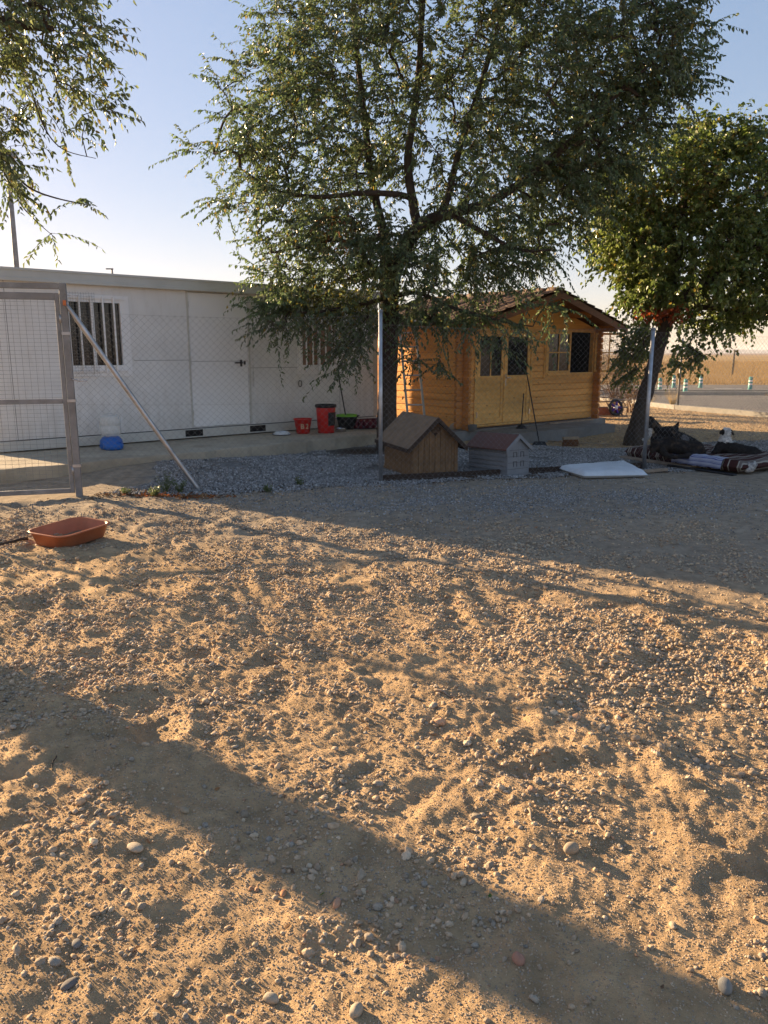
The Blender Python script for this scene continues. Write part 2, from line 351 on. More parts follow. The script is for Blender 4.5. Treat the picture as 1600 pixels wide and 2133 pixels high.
# ------------------------------------------------------------------ ground: one sheet to the horizon
def build_ground():
    radii = [0.35]; r = 0.35
    while r < 9000:
        k = 0.0062 if 1.2 < r < 12 else (0.012 if r < 24 else 0.09)
        if r <= 1.2: k = 0.05
        r *= 1 + k; radii.append(r)
    radii = np.array(radii)
    fine = np.linspace(-44, 44, 560)
    coarse = np.linspace(44, 316, 90)[1:-1]
    ang = np.radians(np.concatenate([fine, coarse]))
    A, RR = np.meshgrid(ang, radii)
    X = RR * np.sin(A); Y = RR * np.cos(A)
    Z = H(X, Y)
    na = len(ang); nr = len(radii)
    V = np.stack([X, Y, Z], -1).reshape(-1, 3)
    V = np.vstack([V, [[0, 0, Hs(0, 0)]]])
    i = np.arange(nr - 1)[:, None]; j = np.arange(na)[None]; j2 = (j + 1) % na
    F = np.stack([i*na + j, (i+1)*na + j, (i+1)*na + j2, i*na + j2], -1).reshape(-1, 4)[:, ::-1]
    c = len(V) - 1
    me = bpy.data.meshes.new('ground')
    nq = len(F); nt_ = na
    me.vertices.add(len(V)); me.vertices.foreach_set('co', V.astype(np.float32).ravel())
    tri = np.stack([np.full(na, c), (np.arange(na) + 1) % na, np.arange(na)], -1)
    li = np.concatenate([F.ravel(), tri.ravel()])
    me.loops.add(len(li)); me.loops.foreach_set('vertex_index', li.astype(np.int32))
    st = np.concatenate([np.arange(nq) * 4, nq * 4 + np.arange(nt_) * 3]); tot = np.concatenate([np.full(nq, 4), np.full(nt_, 3)])
    me.polygons.add(nq + nt_); me.polygons.foreach_set('loop_start', st.astype(np.int32)); me.polygons.foreach_set('loop_total', tot.astype(np.int32))
    me.update(calc_edges=True); me.polygons.foreach_set('use_smooth', np.ones(nq + nt_, bool))
    x, y = V[:, 0], V[:, 1]
    sand = np.array([0.45, 0.31, 0.175]); dirt = np.array([0.33, 0.265, 0.195]); grav = np.array([0.20, 0.195, 0.185])
    dry = np.array([0.44, 0.31, 0.17]); field = np.array([0.36, 0.235, 0.10])
    n = noise2(x * 0.8, y * 0.8)[:, None]; n2 = noise2(x * 3.3, y * 3.3)[:, None]
    col = sand * (1 + 0.22 * n + 0.15 * n2)
    t = (sstep(4.6, 6.6, y + 0.35 * x))[:, None]
    col = col * (1 - t) + dirt * (1 + 0.2 * n + 0.15 * n2) * t
    spill = (np.exp(-(((x - 1.4) / 2.0) ** 2 + ((y - 8.2) / 0.7) ** 2)) * 0.5).clip(0, 1)[:, None]
    col = col * (1 - spill) + grav * spill
    yd = (yard(x, y) * sstep(-3.4, -2.2, x + 0.6 * n2[:, 0]) * (1 - sstep(12.6, 13.6, y - 0.1 * (x - 2) + 0.5 * n[:, 0])))[:, None]
    col = col * (1 - yd) + grav * yd
    bk = (sstep(12.6, 13.6, y - 0.1 * (x - 2)) * sstep(1, 2, x))[:, None]
    col = col * (1 - bk) + dry * (1 + 0.3 * n2) * bk
    f = sstep(24, 26, y)[:, None]
    band = noise2(x * 0.01, y * 0.12)[:, None]
    far = sstep(350, 900, np.hypot(x, y))[:, None]
    fc = field * (1 + 0.35 * band + 0.1 * n2) * (1 - far) + np.array([0.30, 0.22, 0.17]) * far
    col = col * (1 - f) + fc * f
    # dark damp soil round the big tree
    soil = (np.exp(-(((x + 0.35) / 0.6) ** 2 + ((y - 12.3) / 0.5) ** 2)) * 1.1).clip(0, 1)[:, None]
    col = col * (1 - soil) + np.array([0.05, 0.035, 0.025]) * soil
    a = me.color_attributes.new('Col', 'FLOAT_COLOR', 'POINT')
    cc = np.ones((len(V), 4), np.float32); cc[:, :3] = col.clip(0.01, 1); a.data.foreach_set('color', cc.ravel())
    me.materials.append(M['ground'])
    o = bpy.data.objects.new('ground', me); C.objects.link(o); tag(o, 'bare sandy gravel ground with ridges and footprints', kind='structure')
build_ground()

# roads beyond the back fence
def sheet(name, pts, z, m):
    b = MB(); b.add([(p[0], p[1], z) for p in pts], [tuple(range(len(pts)))]); return b.build(name, m, kind='structure')
sheet('road', [(7.9, 24.6), (9.75, 19.0), (11.8, 12.5), (60, 12.5), (60, 28.6), (7.0, 29.0), (7.0, 26.5)], 0.012, M['asphalt'])
sheet('service_road', [(4, 31.0), (60, 30.6), (60, 37.6), (4, 38.4)], 0.012, M['asphalt'])
b = MB(); b.hexa([(7, 29.0, 0), (60, 28.6, 0), (60, 28.85, 0), (7, 29.25, 0)], [(7, 29.0, .13), (60, 28.6, .13), (60, 28.85, .13), (7, 29.25, .13)])
b.hexa([(4, 30.75, 0), (60, 30.35, 0), (60, 30.6, 0), (4, 31.0, 0)], [(4, 30.75, .13), (60, 30.35, .13), (60, 30.6, .13), (4, 31.0, .13)])
b.build('kerb', M['kerb'], kind='structure')
b = MB()
for i in range(40):
    x0 = 5 + i * 2.4; yy = 34.4 - 0.0143 * (x0 - 4)
    b.add([(x0, yy, .017), (x0 + 1.2, yy - .017, .017), (x0 + 1.2, yy + .12, .017), (x0, yy + .137, .017)], [(0, 1, 2, 3)])
b.build('road_marking', M['white'], kind='structure')
# low distant hills
b = MB(); pts = []
for i in range(121):
    a = R(-70 + i * 140 / 120); rr = 6000
    hh = 26 + 26 * float(noise2(np.array([i * 0.13]), np.array([2.0]))[0]) + 10 * float(noise2(np.array([i * 0.7]), np.array([9.0]))[0])
    pts.append((a, hh))
for (a, hh) in pts:
    b.v += [(5700 * math.sin(a), 5700 * math.cos(a), -5), (6000 * math.sin(a), 6000 * math.cos(a), max(4, hh)), (6500 * math.sin(a), 6500 * math.cos(a), -5)]
for i in range(120):
    for k in range(2):
        b.f.append((i*3+k, (i+1)*3+k, (i+1)*3+k+1, i*3+k+1)[::-1]); b.sm.append(True)
b.build('hills', mat('hill_scrub', (0.19, 0.17, 0.17), 0.95, var=0.2, scale=0.01), kind='structure')

# ------------------------------------------------------------------ pebbles and gravel
def ico(sub):
    t = (1 + 5 ** .5) / 2
    v = [(-1,t,0),(1,t,0),(-1,-t,0),(1,-t,0),(0,-1,t),(0,1,t),(0,-1,-t),(0,1,-t),(t,0,-1),(t,0,1),(-t,0,-1),(-t,0,1)]
    f = [(0,11,5),(0,5,1),(0,1,7),(0,7,10),(0,10,11),(1,5,9),(5,11,4),(11,10,2),(10,7,6),(7,1,8),(3,9,4),(3,4,2),(3,2,6),(3,6,8),(3,8,9),(4,9,5),(2,4,11),(6,2,10),(8,6,7),(9,8,1)]
    v = [np.array(p, float) / np.linalg.norm(p) for p in v]
    for _ in range(sub):
        c = {}; nf = []
        def mid(a, b):
            k = (min(a, b), max(a, b))
            if k not in c:
                p = v[a] + v[b]; v.append(p / np.linalg.norm(p)); c[k] = len(v) - 1
            return c[k]
        for a, b_, d in f:
            x, y, z = mid(a, b_), mid(b_, d), mid(d, a); nf += [(a, x, z), (b_, y, x), (d, z, y), (x, y, z)]
        f = nf
    return np.array(v), np.array(f)
def rots(n, tilt):
    a = rng.uniform(0, 2 * np.pi, n); tx = rng.normal(0, tilt, n); ty = rng.normal(0, tilt, n)
    ca, sa = np.cos(a), np.sin(a); Rz = np.zeros((n, 3, 3)); Rz[:, 0, 0] = ca; Rz[:, 0, 1] = -sa; Rz[:, 1, 0] = sa; Rz[:, 1, 1] = ca; Rz[:, 2, 2] = 1
    cx, sx_ = np.cos(tx), np.sin(tx); Rx = np.zeros((n, 3, 3)); Rx[:, 0, 0] = 1; Rx[:, 1, 1] = cx; Rx[:, 1, 2] = -sx_; Rx[:, 2, 1] = sx_; Rx[:, 2, 2] = cx
    cy, sy = np.cos(ty), np.sin(ty); Ry = np.zeros((n, 3, 3)); Ry[:, 1, 1] = 1; Ry[:, 0, 0] = cy; Ry[:, 0, 2] = sy; Ry[:, 2, 0] = -sy; Ry[:, 2, 2] = cy
    return Rx @ Ry @ Rz
def stones(name, label, x, y, size, sub, pal, palw, flat=(0.45, 0.8), tilt=0.35, smooth=True, rnd=0.12, bury=0.25):
    n = len(x); v, f = ico(sub)
    sc_ = np.stack([rng.uniform(0.75, 1.3, n), rng.uniform(0.6, 1.0, n), rng.uniform(*flat, n)], -1) * size[:, None] * 0.5
    V = v[None] * (1 + rng.normal(0, rnd, (n, len(v), 1)))
    V = V * sc_[:, None, :]
    V = np.einsum('nij,nkj->nki', rots(n, tilt), V)
    z = H(x, y) + sc_[:, 2] * (1 - bury * 2)
    V += np.stack([x, y, z], -1)[:, None, :]
    pal = np.array(pal); k = rng.choice(len(pal), n, p=np.array(palw) / sum(palw))
    col = pal[k] * rng.uniform(0.75, 1.25, (n, 1))
    o = bulk(name, V, f, M['pebble'], col=col.clip(0, 1), smooth=smooth)
    tag(o, label, 'gravel', kind='stuff')
def polar(n, r0, r1, a=40):
    u = rng.uniform(0, 1, n); r = np.sqrt(r0 ** 2 + u * (r1 ** 2 - r0 ** 2)); an = np.radians(rng.uniform(-a, a, n))
    return r * np.sin(an), r * np.cos(an)
def density(x, y):      # pebbly patches: more stones right of centre and in a band, few at the very front
    d = 0.20 + 1.0 * noise2(x * 0.7 + 3, y * 0.7) + 1.3 * noise2(x * 2.4, y * 2.4 + 9)
    d += 0.55 * np.exp(-(((x - 1.3) / 1.0) ** 2 + ((y - 3.6) / 1.0) ** 2))
    d += 0.24 * sstep(2.3, 3.6, y) * (1 - sstep(6.5, 8.5, y))
    d -= 0.20 * (1 - sstep(1.8, 2.5, y))
    d -= 0.55 * sstep(6.2, 7.4, y + 0.3 * x)
    return d.clip(0.06, 1)
PAL = [(0.44, 0.32, 0.21), (0.38, 0.29, 0.20), (0.35, 0.29, 0.22), (0.50, 0.39, 0.27), (0.42, 0.25, 0.15), (0.28, 0.245, 0.20)]
PW = [5, 5, 3, 3, 0.5, 1]
x, y = polar(21000, 1.3, 3.4); k = rng.uniform(0, 1, len(x)) < density(x, y); x, y = x[k], y[k]
s = np.clip(rng.lognormal(math.log(0.0100), 0.48, len(x)), 0.006, 0.040)
stones('pebble_gravel', 'rounded tan and grey pebbles scattered on the nearest sand', x, y, s, 2, PAL, PW, bury=0.33)
x, y = polar(250000, 3.3, 9.2, 42); k = rng.uniform(0, 1, len(x)) < density(x, y); x, y = x[k], y[k]
k = fence_d(x, y) < -0.1; x, y = x[k], y[k]
s = np.clip(rng.lognormal(math.log(0.0122), 0.45, len(x)), 0.006, 0.040)
stones('pebble_bed', 'dense tan pebbles over the middle of the open ground', x, y, s, 0, PAL, PW, rnd=0.08)
# fine grit everywhere near
x, y = polar(220000, 1.3, 5.0, 38)
s = rng.uniform(0.0025, 0.0065, len(x))
stones('grit', 'fine tan grit covering the near sand', x, y, s, 0, PAL, PW, rnd=0.12, smooth=False, bury=0.36)
# crushed grey gravel in the yard and spilling out before it
GP = [(0.28, 0.27, 0.26), (0.35, 0.335, 0.325), (0.23, 0.215, 0.20), (0.16, 0.155, 0.15), (0.42, 0.41, 0.40)]
x = rng.uniform(-3.4, 8, 150000); y = rng.uniform(8.3, 14, 150000)
k = (fence_d(x, y) > -0.25 + 0.2 * noise2(x * 2, y * 2)) & (y < 13.3 + 0.1 * (x - 2) + 0.7 * noise2(x, y)) & (x > -3.0 + 0.8 * noise2(x * 1.5, y * 1.5)) & (y < 1.0 * x + 14.2)
k &= rng.uniform(0, 1, len(x)) < 1.05 - 2.6 * np.clip(noise2(x * 1.1 + 20, y * 1.4) + 0.5 * noise2(x * 4, y * 4 + 5) - 0.05, 0, 1)
k &= ~((((x + 0.35) / 0.6) ** 2 + ((y - 12.3) / 0.5) ** 2) < 1)
x, y = x[k], y[k]; s = rng.uniform(0.014, 0.034, len(x))
stones('yard_gravel', 'crushed blue grey gravel inside the fenced yard', x, y, s, 0, GP, [4, 3, 3, 2, 1], tilt=0.8, smooth=False, rnd=0.16, flat=(0.5, 0.9), bury=0.1)
x = rng.normal(1.2, 1.7, 24000); y = rng.normal(8.25, 0.65, 24000)
k = (fence_d(x, y) < -0.15) & (y > 5) & (rng.uniform(0, 1, len(x)) < 0.55 + noise2(x * 1.5, y * 1.5)); x, y = x[k], y[k]; s = rng.uniform(0.01, 0.022, len(x))
stones('spilled_gravel', 'blue grey gravel spilled on the shaded ground outside the fence', x, y, s, 0, GP, [4, 3, 3, 2, 1], tilt=0.8, smooth=False, rnd=0.16, flat=(0.5, 0.9), bury=0.2)
# dirt stones behind the yard
x = rng.uniform(2, 11, 26000); y = rng.uniform(10, 22, 26000)
k = (fence_d(x, y) > 0) & (y > 12.6 + 0.2 * (x - 2)); x, y = x[k], y[k]; s = rng.uniform(0.012, 0.035, len(x))
stones('back_gravel', 'pale stones on the dry ground under the right hand tree', x, y, s, 0, PAL, PW, smooth=False)

# single bigger stones
def stone(px, py, size, col, label, flat=0.6, sh=(1, .75)):
    p = GH(px, py); v, f = ico(2)
    v = v * (1 + 0.10 * rng.normal(size=(len(v), 1))) if False else v * (1 + 0.16 * noise2(v[:, :1] * 1.3 + px, v[:, 1:2] * 1.3 + v[:, 2:3]))
    mb = MB(); a = px * 0.7
    vs = []
    for q in v:
        X, Y, Z = q[0] * size * sh[0] / 2, q[1] * size * sh[1] / 2, q[2] * size * flat / 2
        vs.append((X * math.cos(a) - Y * math.sin(a), X * math.sin(a) + Y * math.cos(a), Z))
    mb.add(vs, [tuple(t) for t in f], True)
    o = mb.build('stone', mat('stone', col, 0.85, var=0.15, scale=40, bump=0.001, bscale=150), loc=(p.x, p.y, p.z + size * flat * 0.22))
    tag(o, label, 'stone', 'larger stones lying on the sand')
stone(1080, 2003, 0.040, (0.36, 0.19, 0.13), 'reddish round stone lying alone near the bottom right of the sand', 0.8)
stone(282, 1768, 0.062, (0.38, 0.32, 0.24), 'pale flat angular stone at left of the sand', 0.35, (1, .6))
stone(702, 1885, 0.040, (0.46, 0.26, 0.16), 'small pinkish wedge shaped stone beside a pale sand lump', 0.6, (1, .5))
stone(590, 1862, 0.030, (0.48, 0.24, 0.12), 'small orange chip of stone among pebbles', 0.4, (1, .6))
stone(145, 2052, 0.048, (0.16, 0.145, 0.13), 'dark slate grey flat stone near the bottom left corner', 0.35, (1, .6))
stone(160, 1968, 0.034, (0.19, 0.175, 0.155), 'dark grey angular stone above the flat slate one', 0.5)
stone(742, 2110, 0.042, (0.36, 0.30, 0.22), 'smooth cream pebble at the bottom edge centre', 0.7, (1, .7))
stone(565, 2085, 0.042, (0.36, 0.31, 0.23), 'smooth upright tan pebble near the bottom edge', 0.7, (1, .6))
stone(1510, 2060, 0.045, (0.22, 0.21, 0.19), 'grey round pebble in the shadow at bottom right', 0.8)
stone(1190, 1772, 0.055, (0.33, 0.26, 0.18), 'large brown lump shaped stone right of the middle', 0.7, (1, .7))
stone(385, 1690, 0.042, (0.30, 0.24, 0.16), 'brown oval stone on the left sand', 0.5, (1, .6))
stone(1200, 1495, 0.06, (0.46, 0.27, 0.16), 'flat salmon coloured tile shard on the pebbles', 0.25, (1, .6))

# ------------------------------------------------------------------ container building
CL = G(0, 945, .19); CR = G(785, 884, .19); CA = math.atan2(CR.y - CL.y, CR.x - CL.x)
ct = thing('portable_cabin', 'long white prefabricated site cabin with flat roof behind the chain link fence', 'building', (CL.x, CL.y, 0), CA)
Z0 = 0.21; S1 = 6.80; DEP = 2.42; ZT = 2.52
W1 = (1.00, 1.88, 1.30, 2.32); DR = (2.93, 3.98, 0.37, 2.49); W2 = (5.02, 5.86, 1.27, 2.33)
def wall_with_holes(mb, s0, s1, z0, z1, y0, y1, holes):
    xs = sorted({s0, s1, *[h[0] for h in holes], *[h[1] for h in holes]})
    for a, b_ in zip(xs, xs[1:]):
        zs = [(z0, z1)]
        for h in holes:
            if h[0] <= a and h[1] >= b_:
                zs = [q for (p, r_) in zs for q in ((p, h[2]), (h[3], r_)) if q[1] > q[0] + 1e-6]
        for p, r_ in zs: mb.box(a, b_, y0, y1, p, r_)
b = MB(); wall_with_holes(b, -0.04, S1, 0.36, ZT, 0, 0.06, [W1, DR, W2])
b.box(-0.04, 0.02, 0.06, DEP, 0.36, ZT); b.box(S1 - 0.06, S1, 0.06, DEP, 0.36, ZT); b.box(-0.04, S1, DEP, DEP + 0.06, 0.36, ZT)
b.build('wall', M['white_panel'], ct)
b = MB(); b.box(-0.07, S1 + .03, -0.03, DEP + .09, Z0, 0.345)
b.build('base_frame', M['trim'], ct, bevel=0.006)
b = MB(); b.box(-0.02, S1, 0.012, 0.05, 0.345, 0.36); b.box(2.0, 2.93, -0.0015, 0.002, 1.436, 1.442); b.box(3.98, S1 - .1, -0.0015, 0.002, 1.30, 1.306)
for s in (0.25, 5.9): b.box(s, s + 0.006, -0.0015, 0.002, 0.36, ZT)
b.build('panel_seam', M['seam'], ct)
b = MB(); b.box(-0.10, S1 + .06, -0.075, DEP + .12, ZT, 2.665); b.box(-0.10, S1 + .06, -0.085, -0.075, ZT - .02, ZT + .03); b.box(-0.10, S1 + .06, -0.085, -0.075, 2.64, 2.675)
b.build('roof', M['fascia'], ct, bevel=0.008)
for s in (2.76, 3.95):
    b = MB(); b.box(s, s + 0.31, -0.032, -0.028, 0.232, 0.335); b.build('vent', M['dark_hole'], ct)
b = MB(); b.box(S1 - 0.10, S1 + 0.012, -0.012, 0, 0.36, ZT - 0.005); b.build('corner_trim', M['trim'], ct)
# door
dr = MB().box(DR[0] + .005, DR[1] - .005, 0.004, 0.05, DR[2] + .005, DR[3] - .006).build('door', M['white_door'], ct, bevel=0.004)
b = MB(); b.tube([(3.84, 0.004, 1.39), (3.84, -0.05, 1.39)], 0.011, 8); b.box(3.70, 3.85, -0.058, -0.042, 1.38, 1.402); b.box(3.825, 3.86, -0.004, 0.004, 1.33, 1.44); b.box(3.895, 3.92, -0.014, 0.004, 1.36, 1.42)
b.build('handle', M['black'], dr)
for z in (0.6, 1.42, 2.3): MB().tube([(DR[0] - .002, -.006, z - .05), (DR[0] - .002, -.006, z + .05)], 0.009, 8).build('hinge', M['trim'], dr)
b = MB(); b.box(DR[0] - .035, DR[0] - .004, -.012, .02, DR[2], DR[3] + .03); b.box(DR[1] + .004, DR[1] + .035, -.012, .02, DR[2], DR[3] + .03); b.box(DR[0] - .004, DR[1] + .004, -.012, .02, DR[3] + .004, DR[3] + .03)
b.build('door_frame', M['trim'], ct)
MB().box(DR[0] + .01, DR[1] - .01, 0.0005, 0.003, 1.416, 1.421).build('door_seam', M['seam'], dr)
# windows
def container_window(W, split, bars, curtain):
    s0, s1, z0, z1 = W; g = 0.055
    f = MB()
    f.box(s0, s1, -0.02, 0.045, z1 - g, z1); f.box(s0, s1, -0.02, 0.045, z0, z0 + g * 1.3)
    f.box(s0, s0 + g, -0.02, 0.045, z0 + g * 1.3, z1 - g); f.box(s1 - g, s1, -0.02, 0.045, z0 + g * 1.3, z1 - g)
    f.box(s1, s1 + .085, -0.012, 0.0, z0 - .09, z1 + .05); f.box(s0 - .05, s0, -0.012, 0.0, z0 - .09, z1 + .05)
    f.box(s0, s1, -0.0115, 0.0, z0 - .09, z0); f.box(s0, s1, -0.0115, 0.0, z1, z1 + .05)
    wn = f.build('window', M['white_door'], ct, bevel=0.003)
    b = MB(); b.box(split - .02, split + .02, -0.008, 0.03, z0 + g * 1.3, z1 - g); b.build('mullion', M['white_door'], wn)
    MB().box(s0 + g, s1 - g, 0.03, 0.036, z0 + g * 1.3, z1 - g).build('pane', M['curtain'] if curtain else M['glass'], wn)
    if curtain: MB().box(s0 + g, s1 - g, 0.020, 0.024, z1 - .3, z1 - g).build('shutter_box', M['white_door'], wn)
    bb = MB()
    for k in bars: bb.box(k - .011, k + .011, -0.06, -0.038, z0 - .03, z1 + .03)
    bb.box(s0 - .02, s1 + .02, -0.037, -0.025, z1 - .005, z1 + .012); bb.box(s0 - .02, s1 + .02, -0.037, -0.025, z0 - .018, z0)
    bb.build('window_bars', M['white_door'], wn)
    return wn
wn = container_window(W1, 1.42, (1.06, 1.22, 1.39, 1.56, 1.72), False)
b = MB()
for i in range(12): b.tube([(1.02 + i * .038, -.07, 1.22), (1.02 + i * .038, -.07, 2.40)], 0.0014, 3, False)
for i in range(30): b.tube([(1.02, -.073, 1.22 + i * .04), (1.44, -.073, 1.22 + i * .04)], 0.0014, 3, False)
b.build('wire_screen', M['wire'], wn)
container_window(W2, 5.45, (5.14, 5.28, 5.42, 5.56, 5.70), True)
MB().box(4.02, 4.12, -0.05, -0.002, 2.29, 2.39).build('junction_box', M['trim'], ct, bevel=0.005)
b = MB(); b.tube([(4.07, -.012, 2.29), (4.07, -.012, 1.9), (4.06, -.012, 1.0)], 0.004, 5); b.build('cable', M['trim'], ct)

# ------------------------------------------------------------------ concrete slabs
dx, dy = math.cos(CA), math.sin(CA); nx, ny = math.sin(CA), -math.cos(CA)
def loc_pt(o, s, t): return (o.x + dx * s + nx * t, o.y + dy * s + ny * t)
def slab(name, o, pts, zt, m, jit=0.03, zb=-0.3):
    """pts: outline in (along, out) metres; broken uneven edges"""
    out = []
    for i in range(len(pts)):
        a = pts[i]; c = pts[(i + 1) % len(pts)]; L = math.hypot(c[0]-a[0], c[1]-a[1]); n = max(1, int(L / 0.12))
        for k in range(n):
            t = k / n; q = (a[0] + (c[0]-a[0]) * t, a[1] + (c[1]-a[1]) * t)
            j = jit * float(noise2(np.array([q[0] * 2.5 + 3]), np.array([q[1] * 2.5 + i * 7]))[0] * 2) if k else 0
            out.append((q[0] + j * .5, q[1] + j))
    b = MB(); n = len(out)
    P = [loc_pt(o, *q) for q in out]
    rows = []
    cx = sum(p[0] for p in P) / n; cy = sum(p[1] for p in P) / n
    for (ins, z) in ((0.99, zt), (0.997, zt - 0.012), (1.0, zt - 0.035), (1.004, zb)):
        for i, p in enumerate(P):
            jj = 0.012 * float(noise2(np.array([i * 0.6]), np.array([z * 9.0]))[0]) if z > zb else 0
            b.v.append((p[0] + (1 - ins) * (cx - p[0]) * .3 + jj, p[1] + (1 - ins) * (cy - p[1]) * .3 - jj, z))
    b.f.append(tuple(range(n))); b.sm.append(False)
    for r_ in range(3):
        for i in range(n):
            i2 = (i + 1) % n; b.f.append((r_*n + i, (r_+1)*n + i, (r_+1)*n + i2, r_*n + i2)); b.sm.append(False)
    ob = b.build(name, m, kind='structure'); return ob
slab('container_slab', CL, [(-1.6, 1.55), (0.5, 1.62), (2.6, 1.58), (4.8, 1.42), (6.95, 1.40), (6.95, -2.9), (-1.6, -2.9)], 0.19, M['concrete'], 0.07)
BL = G(962, 894, .18); BR = G(1235, 869, .18); BA = math.atan2(BR.y - BL.y, BR.x - BL.x)
slab('cabin_slab', BL, [(-0.35, 0.16), (-0.35, -3.2), (4.35, -3.2), (4.35, 0.16)], 0.165, M['concrete_grey'], 0.01)
slab('step_slab', BL, [(0.3, 0.165), (0.25, 0.95), (3.28, 1.10), (3.34, 0.165)], 0.15, M['concrete_grey'], 0.03)

# ------------------------------------------------------------------ wooden cabin
cb = thing('log_cabin', 'honey coloured wooden log cabin with brown tiled gable roof and double doors', 'cabin', (BL.x, BL.y, 0), BA)
WB, ROWH = 0.185, 0.125; CW = 4.10; CD = 3.0; NR = 15       # base, board height, width, depth, rows
WTOP = WB + NR * ROWH                                        # 2.06
DO = (0.30, 1.96, 0.20, 2.00); WI = (2.36, 4.00, 1.10, 2.02)
def board_row(mb, s0, s1, y0, y1, z0, z1, side='x'):
    c = 0.012
    if side == 'x':   # board running along x, outer face at y0
        vs = []
        for s in (s0, s1):
            vs += [(s, y0 + c, z0), (s, y0, z0 + c), (s, y0, z1 - c), (s, y0 + c, z1), (s, y1, z1), (s, y1, z0)]
        mb.add(vs, [(0,6,7,1), (1,7,8,2), (2,8,9,3), (3,9,10,4), (4,10,11,5), (5,11,6,0), (0,1,2,3,4,5), (11,10,9,8,7,6)])
    else:             # board running along y, outer face at x=s0 (toward -x)
        vs = []
        for s in (y0, y1):
            vs += [(s0 + c, s, z0), (s0, s, z0 + c), (s0, s, z1 - c), (s0 + c, s, z1), (s1, s, z1), (s1, s, z0)]
        mb.add(vs, [(0,1,7,6), (1,2,8,7), (2,3,9,8), (3,4,10,9), (4,5,11,10), (5,0,6,11), (5,4,3,2,1,0), (6,7,8,9,10,11)])
b = MB()
for i in range(NR):
    z0 = WB + i * ROWH; z1 = z0 + ROWH - 0.002
    segs = [(0.0, CW)]
    for h in (DO, WI):
        if z1 > h[2] + .01 and z0 < h[3] - .01:
            segs = [q for (p, r_) in segs for q in ((p, min(r_, h[0])), (max(p, h[1]), r_)) if q[1] > q[0] + .01]
    for p, r_ in segs: board_row(b, p, r_, 0, 0.045, z0, z1)
b.box(DO[0], DO[1], .003, .044, 2.001, WTOP - .002); b.box(WI[0], WI[1], .003, .044, 2.021, WTOP - .002); b.box(WI[0], WI[1], .003, .044, 1.061, 1.099)
def roof_z(s): return 2.685 - abs(s - 2.05) * 0.273
i = 0
while True:   # gable boards, cut to the roof slope
    z0 = WTOP + i * ROWH; z1 = z0 + ROWH - .002
    hw0 = (2.60 - z0) / 0.273; hw1 = (2.60 - z1) / 0.273
    if hw0 <= 0.05: break
    hw0 = min(hw0, 2.02); hw1 = min(max(hw1, 0.02), 2.02)
    b.hexa([(2.05 - hw0, 0, z0), (2.05 + hw0, 0, z0), (2.05 + hw0, .045, z0), (2.05 - hw0, .045, z0)], [(2.05 - hw1, 0, z1), (2.05 + hw1, 0, z1), (2.05 + hw1, .045, z1), (2.05 - hw1, .045, z1)])
    i += 1
for i in range(NR):
    z0 = WB + i * ROWH - 0.0; z1 = z0 + ROWH - 0.002
    board_row(b, 0.0, 0.045, 0.046, CD, z0, z1, 'y')
b.build('wall', M['board'], cb)
b = MB(); b.box(CW - .045, CW, .046, CD, WB, WTOP); b.box(0, CW, CD, CD + .045, WB, WTOP)
b.hexa([(0.03, CD, WTOP), (4.07, CD, WTOP), (4.07, CD + .04, WTOP), (0.03, CD + .04, WTOP)], [(2.0, CD, 2.6), (2.1, CD, 2.6), (2.1, CD + .04, 2.6), (2.0, CD + .04, 2.6)])
b.box(0.05, CW - .05, .05, CD, WB - .01, WB + .02)
b.box(0.002, .045, .047, CD - .001, WTOP, 2.115); b.box(CW - .045, CW - .002, .047, CD - .001, WTOP + .001, 2.115)
b.build('back_wall', M['board'], cb)
MB().box(2.0, CW - .06, .75, .80, WB + .03, 2.3).box(2.0, 2.05, .06, .749, WB + .03, 2.3).box(CW - .10, CW - .06, .06, .749, WB + .03, 2.3).build('added_dark_lining', M['black'], cb)  # black panels added behind the window to make the interior read dark
# crossed log ends at the two front corners
for cx_ in (0.0, CW - 0.045):
    b = MB()
    for i in range(NR + 1):
        z0 = WB + i * ROWH - ROWH / 2; zc = z0 + ROWH / 2; rr = ROWH / 2 - .003
        # ends of the side-wall logs, poking out in front of the facade (rounded)
        sgn = -1 if cx_ == 0 else 1
        ring = []
        for k in range(9):
            a = -math.pi / 2 + math.pi * k / 8
            ring.append((math.cos(a) * 0.035, math.sin(a) * rr))
        x0, x1 = cx_ - .008, cx_ + .053
        if zc + rr > WTOP + .08: continue
        for (ya, flip) in ((-0.13, -1),):
            vs = [(x0, ya - p[0] , zc + p[1]) for p in ring] + [(x1, ya - p[0], zc + p[1]) for p in ring]
            vs += [(x0, -.002, zc - rr), (x0, -.002, zc + rr), (x1, -.002, zc - rr), (x1, -.002, zc + rr)]
            n = 9; fs = [(k, k + 1, n + k + 1, n + k)[::-1] for k in range(8)]
            fs += [tuple(range(9)) + (19, 18), tuple([9 + k for k in range(8, -1, -1)]) + (20, 21), (8, 17, 21, 19), (0, 18, 20, 9)]
            b.add(vs, fs)
        # ends of the facade logs, poking out past the side wall
        if i < NR:
            zc2 = WB + i * ROWH + ROWH / 2; x_in = cx_ if sgn < 0 else cx_ + .045
            vs = []
            for yy in (-.006, .05):
                vs += [(x_in + sgn * (.13 + p[0]), yy, zc2 + p[1]) for p in ring]
            vs += [(x_in + sgn * .002, -.006, zc2 - rr), (x_in + sgn * .002, -.006, zc2 + rr), (x_in + sgn * .002, .05, zc2 - rr), (x_in + sgn * .002, .05, zc2 + rr)]
            fs = [(k, k + 1, n + k + 1, n + k) for k in range(8)] + [tuple(range(9)) + (19, 18), tuple([9 + k for k in range(8, -1, -1)]) + (20, 21), (8, 17, 21, 19), (0, 18, 20, 9)]
            b.add(vs, fs)
    b.build('log_ends', M['stain'], cb)
